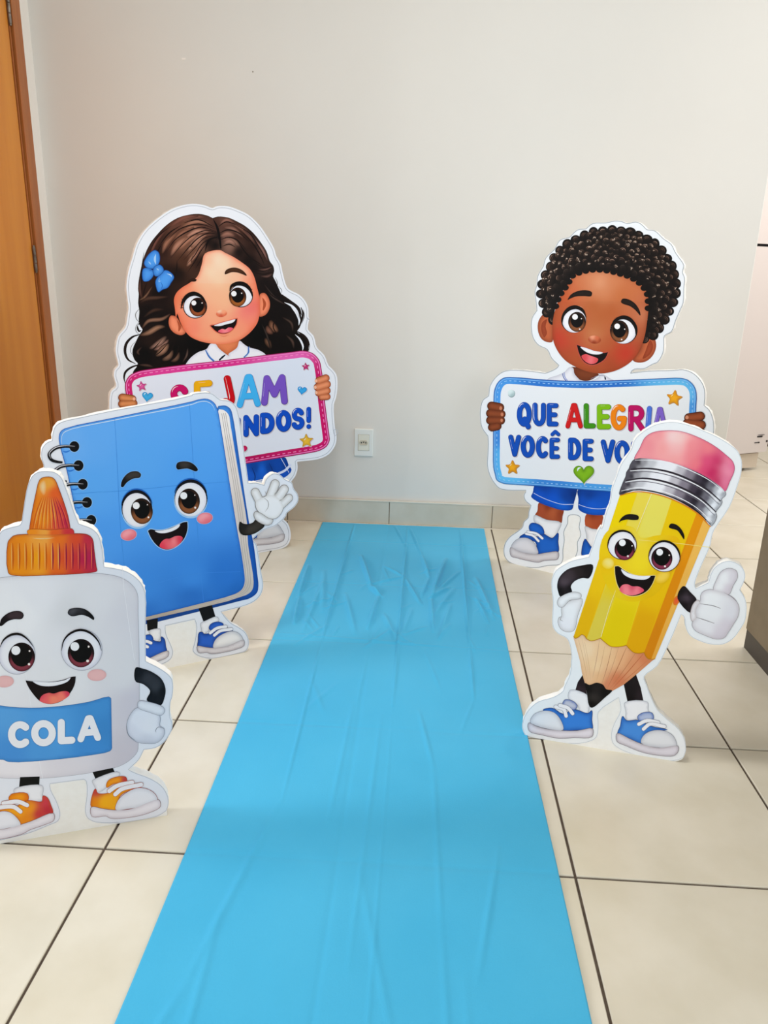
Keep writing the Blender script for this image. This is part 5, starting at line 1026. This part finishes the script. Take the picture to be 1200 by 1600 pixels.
# legs and shoes
c.poly('leg', C3((135,574),(266,570),(262,640),(128,645)), '#0a0c0c', 3.4, sm=0)
c.poly('leg', C3((620,540),(755,512),(772,548),(640,588)), '#0a0c0c', 3.4, sm=0)
def orange(z, *p): return g(z, list(p), edge=('#b04418', 2.4, 0.5), p=3)
for body, bcol, toe, sole, sock, tong, tc_, laces in (
    (((640,652),(620,690),(613,775),(700,788),(778,794),(800,705),(860,664),(945,642),(880,618),(800,640),(720,682),(655,682)), orange(C3, (630,740,'#d88014'),(700,740,'#e8a818'),(760,740,'#eaa41c'),(640,670,'#b83040'),(820,660,'#e89a18'),(930,638,'#c83848')),
     ((775,790),(790,730),(840,682),(920,646),(990,655),(1040,690),(1052,725),(950,767),(850,786)), ((612,775),(700,787),(775,794),(880,786),(1062,725),(1072,770),(1000,810),(880,840),(740,847),(710,832),(618,836)),
     ((618,600),(640,585),(780,538),(803,548),(790,572),(735,590),(715,640),(650,676),(636,640)), ((712,625),(730,592),(800,569),(842,574),(848,600),(760,618),(716,642)), orange(C3, (730,620,'#e89410'),(780,590,'#e8981c'),(840,590,'#b02840')), [((732,665),(785,630),(885,608)), ((772,687),(815,652),(945,622))]),
    (((-20,790),(60,780),(110,770),(190,730),(280,738),(288,700),(316,710),(340,760),(352,818),(140,897),(110,840)), orange(C3, (120,790,'#e8a018'),(200,780,'#e08c1c'),(180,860,'#d88018'),(300,740,'#c03848'),(260,820,'#b83038'),(320,790,'#b02838')),
     ((-70,915),(-50,850),(0,805),(60,806),(110,842),(138,892),(60,912),(0,922)), ((-75,920),(0,924),(60,914),(200,872),(357,815),(360,860),(300,890),(200,925),(150,952),(0,987),(-70,990)),
     ((93,660),(130,640),(280,630),(290,655),(284,690),(288,722),(250,738),(190,724),(185,690),(110,695)), ((60,712),(80,687),(180,682),(192,710),(184,728),(66,728)), orange(C3, (90,705,'#e0860c'),(140,705,'#e49414'),(180,705,'#d87014')), [((25,748),(120,736),(182,760)), ((-10,775),(90,770),(138,802))])):
    s = c.poly('shoe', C3(*body), bcol, 5, outline=('#a83420', 0.5), grid=3)
    c.poly('toe_cap', C3(*toe), ge('#dcdde6', '#b4b6c2', 3.5, 0.6), 6, s, outline=('#a04c38', 0.6))
    c.poly('sole', C3(*sole), ge('#dcd8e0', '#b0a8b4', 2.4, 0.6), 6.2, s, outline=('#7c4a48', 0.6))
    c.poly('sock', C3(*sock), ge('#e2e2e8', '#a8a8b2', 2.6, 0.6), 4.2, outline=('#9c9ca4', 0.4))
    c.poly('tongue_flap', C3(*tong), tc_, 6.4, s, outline=('#a84020', 0.5), grid=2.5)
    for j, l in enumerate(laces): c.obj('lace', Ink().stroke(C3(*l), 7.4, '#a85a3c', 7+j, True).stroke(C3(*l), 6.4, '#e8e8f0', 7.4+j, True), s)
# ================================================================== pencil
c = Cutout('pencil_cutout', 'cutout of a smiling yellow pencil with pink eraser giving a thumbs up', (826.6, 1151.6), (1056, 1190))
up = P1((540,95),(440,110),(380,135),(300,190),(255,240),(235,300),(190,370),(150,430),(110,540),(80,620),(65,720),(30,820),(0,930)) + P2((440,65),(350,300),(350,300),(220,330),(160,360),(90,410),(60,480),(60,560),(70,650),(65,760),(70,850),(110,900),(180,940),(205,1000),(215,1090)) + P4((383,220),(375,300),(340,380),(330,410),(270,450),(170,480),(110,530),(75,590),(65,640),(80,690))
bot = [(827,1151.6),(872,1160),(984,1178.5),(1040,1187.5),(1056,1189.5),(1066,1186)]
rt = P4((1118,820),(1125,790),(1115,720),(1080,660),(1000,590),(940,530),(900,450),(870,370),(855,320),(940,250)) + P3((270,1000),(387,722),(387,722),(412,745),(430,850),(470,920),(560,970),(660,1000),(780,1000),(870,950),(940,860),(985,780),(1000,650),(985,570),(937,490),(937,490),(980,400),(985,340),(960,280),(900,235),(830,218),(760,235),(690,290),(660,350),(640,420),(640,420),(522,475),(522,475),(515,430),(560,300),(660,70)) + P1((860,1000),(880,940),(1000,760),(1060,600),(1090,500),(1095,400),(1060,320),(1000,270),(900,210),(800,165),(700,125),(600,100))
Q = smooth(up+bot+rt, True, 3)
c.board(Q, 0.02, seed=55)
notch = P4((95,705),(200,735),(400,755),(500,740),(548,710),(560,620),(560,550),(690,455),(690,455),(700,540),(660,620),(640,690),(650,750),(700,790),(760,815),(870,855),(1000,868),(1060,862),(1105,845))
sheet(c, smooth(up+notch+rt, True, 3), '#e2e5e9', '#b6bcc4', 0.8, 0.7)
# body facets
eT = [(145,662),(280,648),(390,650),(550,694),(745,800),(800,848),(850,906)]
eB = [(232,920),(333,925),(440,935),(642,992),(782,1046),(838,1085),(868,1095)]
sc = [[(232,920),(245,935),(270,925),(295,906),(315,915),(333,940)], [(333,940),(365,955),(400,950),(440,935)], [(440,935),(480,970),(520,998),(560,1003),(600,1000),(642,990)], [(642,990),(670,1020),(700,1045),(740,1052),(782,1046)], [(782,1046),(795,1075),(815,1095),(838,1098)], [(838,1098),(850,1100),(868,1095)]]
cols = [('#e2c400','#e0b60c','#d8a808'), ('#ddc848','#d8bc20','#d0bc44'), ('#dace58','#e0c410','#d6bc06'), ('#deb806','#dcb004','#d49c04'), ('#d88a04','#d08004','#c87a08'), ('#e2ae50','#dca84c','#d89c3c')]
for i in range(6):
    q = [P1.p(*eT[i]), P1.p((eT[i][0]+eT[i+1][0])/2, (eT[i][1]+eT[i+1][1])/2-(2 if i else 8)), P1.p(*eT[i+1])] + P2(*sc[i][::-1])
    m = lambda a, b, t: tuple(np.array(a)*(1-t)+np.array(b)*t)
    tp = m(P1.p(*eT[i]), P1.p(*eT[i+1]), 0.5); bt = m(P2.p(*eB[i]), P2.p(*eB[i+1]), 0.5)
    sp = [(*tp, cols[i][0]), (*m(tp, bt, 0.2), cols[i][0]), (*m(tp, bt, 0.45), cols[i][1]), (*m(tp, bt, 0.6), cols[i][1]), (*m(tp, bt, 0.85), cols[i][2]), (*bt, cols[i][2])]
    c.obj('facet', Ink().poly(q, g(PX, sp, p=3), 3, 5))
# one smooth yellow patch around the face hides the facets there
c.poly('face', P2((470,130),(560,60),(700,70),(760,150),(900,130),(1045,150),(1066,260),(1012,400),(945,505),(860,600),(700,650),(560,610),(470,480),(430,300)), g(P2, [(480,200,'#e0bc0c'),(480,380,'#dfb40a'),(600,80,'#e0c010'),(740,140,'#dcc640'),(760,250,'#e2c628'),(740,350,'#e4ca20'),(860,130,'#dcb80c'),(1050,200,'#dcac06'),(1010,380,'#d8a408'),(960,500,'#d8ac08'),(500,500,'#dcb80c'),(560,590,'#d8bc20'),(700,640,'#dab80c'),(820,600,'#d6ac06')]), 3.4, grid=5)
c.lines('edge_gleam', [([P1.p(392,652), P1.p(340,780), P1.p(272,950)], 1.0, '#f0e8b0', 3.9, (1, 0.3)), ([P2.p(560,560), P2.p(510,700), P2.p(445,925)], 0.8, '#f0e8b0', 3.9, (0.3, 1)), (P1((290,1018),(560,1040),(845,1075)), 0.9, '#ecd878', 3.9, (0.6, 1))])
for i in range(6): c.lines('scallop_line', [(P2(*sc[i]), 1.0, '#b0780c', 5.0, (1, 1))])
c.poly('wood_cone', P2((228,915),(245,935),(295,903),(330,940),(390,952),(440,932),(500,985),(560,1003),(642,990),(700,1045),(782,1046),(815,1095),(868,1095))+P4((905,217),(800,308),(648,412),(600,395),(545,365),(500,372),(470,358),(440,220),(410,110)), g(P4, [(420,100,'#e0c09c'),(480,150,'#e4c8a4'),(540,250,'#e2c298'),(560,330,'#d8ac80'),(640,200,'#ddb488'),(700,200,'#d8a478'),(780,240,'#cc8a60'),(860,200,'#c87850'),(680,340,'#c4714c'),(620,370,'#c87c58'),(600,160,'#e0bc90'),(500,320,'#dcb48c')], edge=('#b87c54', 2, 0.35)), 2.8, grid=4, sm=2)
k = Ink()
for a, b, w_, col in (((430,80),(490,350),0.7,'#c49c78'), ((470,95),(510,355),0.6,'#c8a480'), ((565,85),(520,330),0.8,'#b89078'), ((600,120),(545,350),0.6,'#c09470'), ((645,130),(580,370),0.9,'#b07c5c'), ((690,125),(600,380),0.6,'#b88462'), ((740,130),(615,395),1.0,'#a86844'), ((800,165),(630,400),0.8,'#b0704c'), ((850,170),(640,405),1.1,'#b4603c'), ((885,205),(655,405),0.9,'#c07048'), ((450,60),(500,360),0.6,'#ccac8c')):
    k.ribbon([P4.p(*a), P4.p((a[0]+b[0])/2+4, (a[1]+b[1])/2), P4.p(*b)], w_, col, 3.1, (0.4, 0.1))
c.obj('wood_grain', k, kind='stuff')
c.poly('lead_tip', P4((473,360),(500,372),(545,358),(588,370),(610,400),(648,408),(600,455),(530,515),(510,519),(496,500),(485,430)), g(P4, [(540,400,'#1c1818'),(500,400,'#0a0808'),(530,450,'#2c2826'),(600,420,'#0a0808'),(515,500,'#080606')]), 3.2, grid=3)
# ferrule and eraser
c.poly('eraser', P1((258,390),(300,300),(340,220),(400,180),(500,165),(620,172),(760,220),(880,285),(970,355),(1025,410),(1036,470),(1000,560),(962,638),(930,605),(850,545),(740,485),(600,430),(450,395),(350,385)), g(P1, [(300,360,'#e08a92'),(360,280,'#de848c'),(450,200,'#e08c90'),(560,215,'#f4d4d4'),(600,230,'#f4ccc8'),(580,300,'#eeb0b0'),(560,400,'#e89a9a'),(480,300,'#e49494'),(700,280,'#e08086'),(740,420,'#e0747c'),(700,350,'#e07c84'),(830,300,'#e07880'),(820,400,'#d04070'),(800,470,'#d03c6c'),(900,400,'#bc0c54'),(880,480,'#b4004a'),(930,420,'#b4044c'),(900,560,'#ac0044'),(850,500,'#b40c50'),(960,440,'#dc8ca4'),(985,480,'#e490a8'),(960,560,'#d87898'),(1015,440,'#d86490'),(1000,400,'#e08098')], edge=('#c84c74', 1.6, 0.5), p=3.0, e=8.0), 4, outline=('#a04464', 0.6), grid=2.8)
fq = P1((262,385),(225,430),(215,460),(195,490),(190,520),(172,560),(160,590),(142,640),(142,664),(250,628),(400,640),(560,690),(720,780),(800,845),(850,908),(880,880),(898,830),(890,800),(930,745),(940,720),(935,700),(968,665),(960,635),(850,545),(600,428),(400,386))
def band(t):                                  # a line across the ferrule, t=0 at the eraser, t=1 at the body
    a = [(262,388),(400,392),(560,420),(700,472),(850,550),(960,640)]; b = [(142,662),(270,632),(420,650),(580,705),(730,790),(850,905)]
    return [P1.p(x0*(1-t)+x1*t, y0*(1-t)+y1*t) for (x0, y0), (x1, y1) in zip(a, b)]
sp = []
for t in (0.06, 0.3, 0.5, 0.72, 0.94):
    l = smooth(band(t), False, 4)
    for u, h in ((0.0,'#4c4850'),(0.05,'#36323a'),(0.12,'#8c8a90'),(0.2,'#b8b8be'),(0.3,'#dcdce2'),(0.42,'#e4e4ea'),(0.5,'#b4b0b8'),(0.58,'#7c7480'),(0.68,'#3c3440'),(0.76,'#241e28'),(0.84,'#5c5864'),(0.9,'#a4a8b0'),(0.96,'#dce0e8'),(1.0,'#9ca0a8')):
        q = l[min(len(l)-1, int(round(u*(len(l)-1))))]; sp.append((q[0], q[1], h))
fer = c.poly('ferrule', fq, g(PX, sp, p=4.2, e=2.5), 4.4, outline=('#2c2830', 0.6), grid=2.2, sm=3)
k = Ink()
for t, w_, col, tp in ((0.02,1.2,'#e8e8ee',1),(0.28,3.0,'#2a242c',1),(0.33,1.6,'#f4f4f8',1),(0.38,1.2,'#4c4650',1),(0.60,3.0,'#2a242c',1),(0.65,1.8,'#f4f4f8',1),(0.70,1.2,'#5c5660',1),(0.90,1.4,'#f0f0f4',1),(0.97,2.0,'#1c181e',1)):
    c.lines('ferrule_ridge', [(band(t), w_, col, 4.8, (0.5, 0.5))], fer)
c.obj('body_shade', Ink().ribbon([(a+0.3, b+1.8) for a, b in band(1.0)], 1.8, '#d07818', 4.2, (0.6, 1)))
# face features
for wc, rx, ry, ic, ir, iry, hl, sm_, lidp in (((610,206), 22, 22, (630,240), 16, 17, ((612,188), 5.2), [((655,293), 1.6), ((688,212), 1.0)], ((498,220),(515,150),(560,108),(620,95),(680,118),(715,180))), ((940,295), 24, 23.6, (920,310), 16.6, 17.8, ((903,262), 5.2), [((945,372), 1.6), ((978,285), 1.2)], ((818,300),(845,225),(900,182),(960,178),(1020,210),(1055,270),(1062,330)))):
    c.eye(P2.p(*wc), rx, ry, P2.p(*ic), ir, iry, (P2.p(*hl[0]), hl[1]), small=[(P2.p(*q), r) for q, r in sm_], iris=('#84304a', '#140a0e'), L=6, rim='#5c3c14', lid=P2(*lidp), lidw=3.4, pupil=0.76, white='#f2f0f4')
for q in (((135,882),(150,850),(190,820),(240,815),(287,830),(287,856),(250,861),(190,858),(150,870)), ((525,917),(540,890),(580,896),(620,930),(645,980),(643,1012),(620,980),(590,942),(540,927))):
    c.poly('eyebrow', P1(*q), ge('#1a1412', '#080606', 1.5, 0.8), 6)
c.obj('cheek', Ink().poly(ell(P2.p(500,350), 9.6, 8.8), g(P2, [(510,345,'#eedc84'),(480,380,'#e4c84c')], edge=('#e0bc18', 3.2, 0.9)), 5, 2.4))
c.obj('cheek', Ink().poly(ell(P2.p(925,455), 13, 9, -35), g(P2, [(925,455,'#e6c44c')], edge=('#d8ac0a', 4.0, 0.9)), 5, 2.6))
c.mouth(P2((553,374),(553,374),(582,372),(620,400),(700,440),(780,452),(850,445),(870,446),(870,446),(850,500),(810,560),(750,595),(680,604),(620,582),(580,530),(558,450)), P2((602,395),(660,426),(740,446),(832,450),(800,473),(740,476),(670,463),(620,432)), P2((590,557),(610,520),(650,512),(690,528),(740,530),(782,560),(740,588),(680,599),(620,585)), lip='#e8d480', lipw=1.0, tcol=g(P2, [(640,560,'#ec8890'),(720,565,'#e87c88'),(690,540,'#c83c58'),(600,560,'#d84c64'),(770,560,'#d04460')]), L=6)
# arms and gloves
c.poly('arm', P2((382,363),(280,370),(180,400),(120,460),(103,520),(110,570),(130,612),(218,577),(210,530),(240,490),(300,465),(352,466)), g(P2, [(280,410,'#241c1c'),(180,440,'#3a3034'),(165,500,'#4c4048'),(130,560,'#0a0808'),(330,400,'#140e0e'),(190,540,'#0c0808')], edge=('#060404', 2.2, 0.7)), 2.2)
gf = c.poly('glove', P2((140,690),(200,645),(298,630),(262,760),(234,872),(180,885),(130,860),(110,810),(118,775),(138,765)), g(P2, [(220,720,'#e0e2e6'),(180,840,'#dcdce2'),(250,680,'#dcdce0')], edge=('#b4b0b2', 3.2, 0.65)), 2.0, outline=('#8e8a8c', 0.6))
c.poly('cuff', P2((105,665),(118,622),(220,575),(287,590),(285,622),(200,640),(150,690),(125,692)), ge('#e2e4e8', '#a8a6aa', 2.6, 0.7), 2.6, gf, outline=('#8e8a8c', 0.6))
c.obj('glove_crease', Ink().ribbon(P2((138,765),(128,790),(150,802)), 0.9, '#8c8888', 2.6, (0.2, 0.2)), gf)
c.poly('arm', P3((410,452),(365,500),(352,572),(472,704),(500,640),(532,585),(470,508)), g(P3, [(440,560,'#4a3e48'),(390,510,'#0c0809'),(420,620,'#0c0808'),(500,600,'#1a1418'),(460,530,'#140e10')], edge=('#060404', 2.2, 0.7)), 4)
gl = c.poly('glove', P3((565,590),(570,540),(590,508),(640,488),(700,490),(820,530),(890,580),(926,650),(915,740),(880,800),(830,880),(785,938),(710,948),(600,910),(520,870),(488,815),(500,780),(528,745),(520,690),(545,630)), g(P3, [(650,560,'#e0e2e6'),(700,700,'#dcdee2'),(620,700,'#dcdee2'),(850,700,'#d0d0d8'),(620,850,'#d8d8de'),(820,820,'#c8c2cc'),(760,900,'#c8c2cc')], edge=('#b0a8b0', 4, 0.6)), 4.6, outline=('#8c868c', 0.6))
c.poly('thumb', P3((688,490),(720,390),(760,320),(830,288),(900,310),(912,370),(870,450),(832,530),(760,515)), g(P3, [(780,380,'#e0e2e6'),(740,450,'#dee0e4'),(880,370,'#cdc9d2'),(830,480,'#c8c0ca')], edge=('#b0a8b0', 3, 0.6)), 4.2, gl, outline=('#8c868c', 0.6))
c.poly('cuff', P3((540,585),(500,620),(476,690),(474,740),(490,782),(528,750),(520,690),(545,630),(565,610)), ge('#dedee4', '#b0a4a4', 2.6, 0.7), 5, gl, outline=('#9c8e8e', 0.6))
c.lines('glove_crease', [(P3((560,618),(680,636),(755,662)), 1.1, '#7c767c', 5.2, (0.3, 0.5)), (P3((528,745),(600,768),(697,802)), 1.1, '#7c767c', 5.2, (0.3, 0.5)), (P3((790,515),(860,555),(905,600)), 0.9, '#8c868c', 5.2, (0.1, 0.1))], gl)
c.obj('arm_blush', Ink().poly(ell(P2.p(1035,640), 5, 8, 25), g(P2, [(1035,640,'#d84838')], edge=('#d0780c', 3.0, 0.95)), 3.6, 2))
# legs and shoes
c.poly('leg', P4((462,300),(485,440),(408,412),(425,355)), g(P4, [(450,360,'#1c1418'),(430,400,'#2c2026')]), 2.0, sm=0)
c.poly('leg', P4((800,300),(832,390),(852,488),(748,488),(722,368)), g(P4, [(780,420,'#141012'),(830,440,'#241c20'),(760,470,'#0c0808')]), 2.0, sm=0)
shoe(c, P4, ((200,535),(260,522),(330,560),(400,530),(490,556),(516,538),(516,600),(518,660),(420,664),(328,664),(300,590)), ((118,612),(140,565),(200,540),(270,550),(315,600),(330,662),(240,657),(150,632)), ((108,618),(160,640),(240,660),(420,668),(520,655),(516,706),(400,712),(300,716),(200,696),(112,670)),
     sock=((378,405),(488,440),(492,475),(500,505),(485,562),(440,542),(425,505),(365,458)), tongue=((328,492),(345,467),(400,480),(422,510),(402,532),(340,512)), tcol='#b8bccc', laces=[((282,513),(335,530),(350,572)), ((310,503),(362,520),(392,556))], lw=22, L=4, blue='#3478cc', bdark='#1d50a0', white='#d6dae2', solec='#d4d0da')
shoe(c, P4, ((715,575),(740,602),(820,600),(900,640),(1005,662),(880,675),(852,705),(838,748),(760,718),(684,688),(700,640)), ((835,746),(850,700),(900,670),(980,668),(1040,700),(1062,766),(960,777)), ((680,685),(760,720),(835,752),(950,778),(1072,766),(1074,800),(1045,829),(940,826),(840,806),(740,766),(678,735)),
     sock=((728,488),(876,484),(882,540),(905,565),(812,592),(742,602),(736,540)), tongue=((812,575),(850,550),(905,553),(914,592),(822,602)), tcol='#a8b4d0', laces=[((820,625),(872,602),(945,614)), ((850,656),(892,624),(985,640))], lw=22, L=4, blue='#4484d0', bdark='#2458a8', white='#d4d6dc', solec='#d0ccd6')
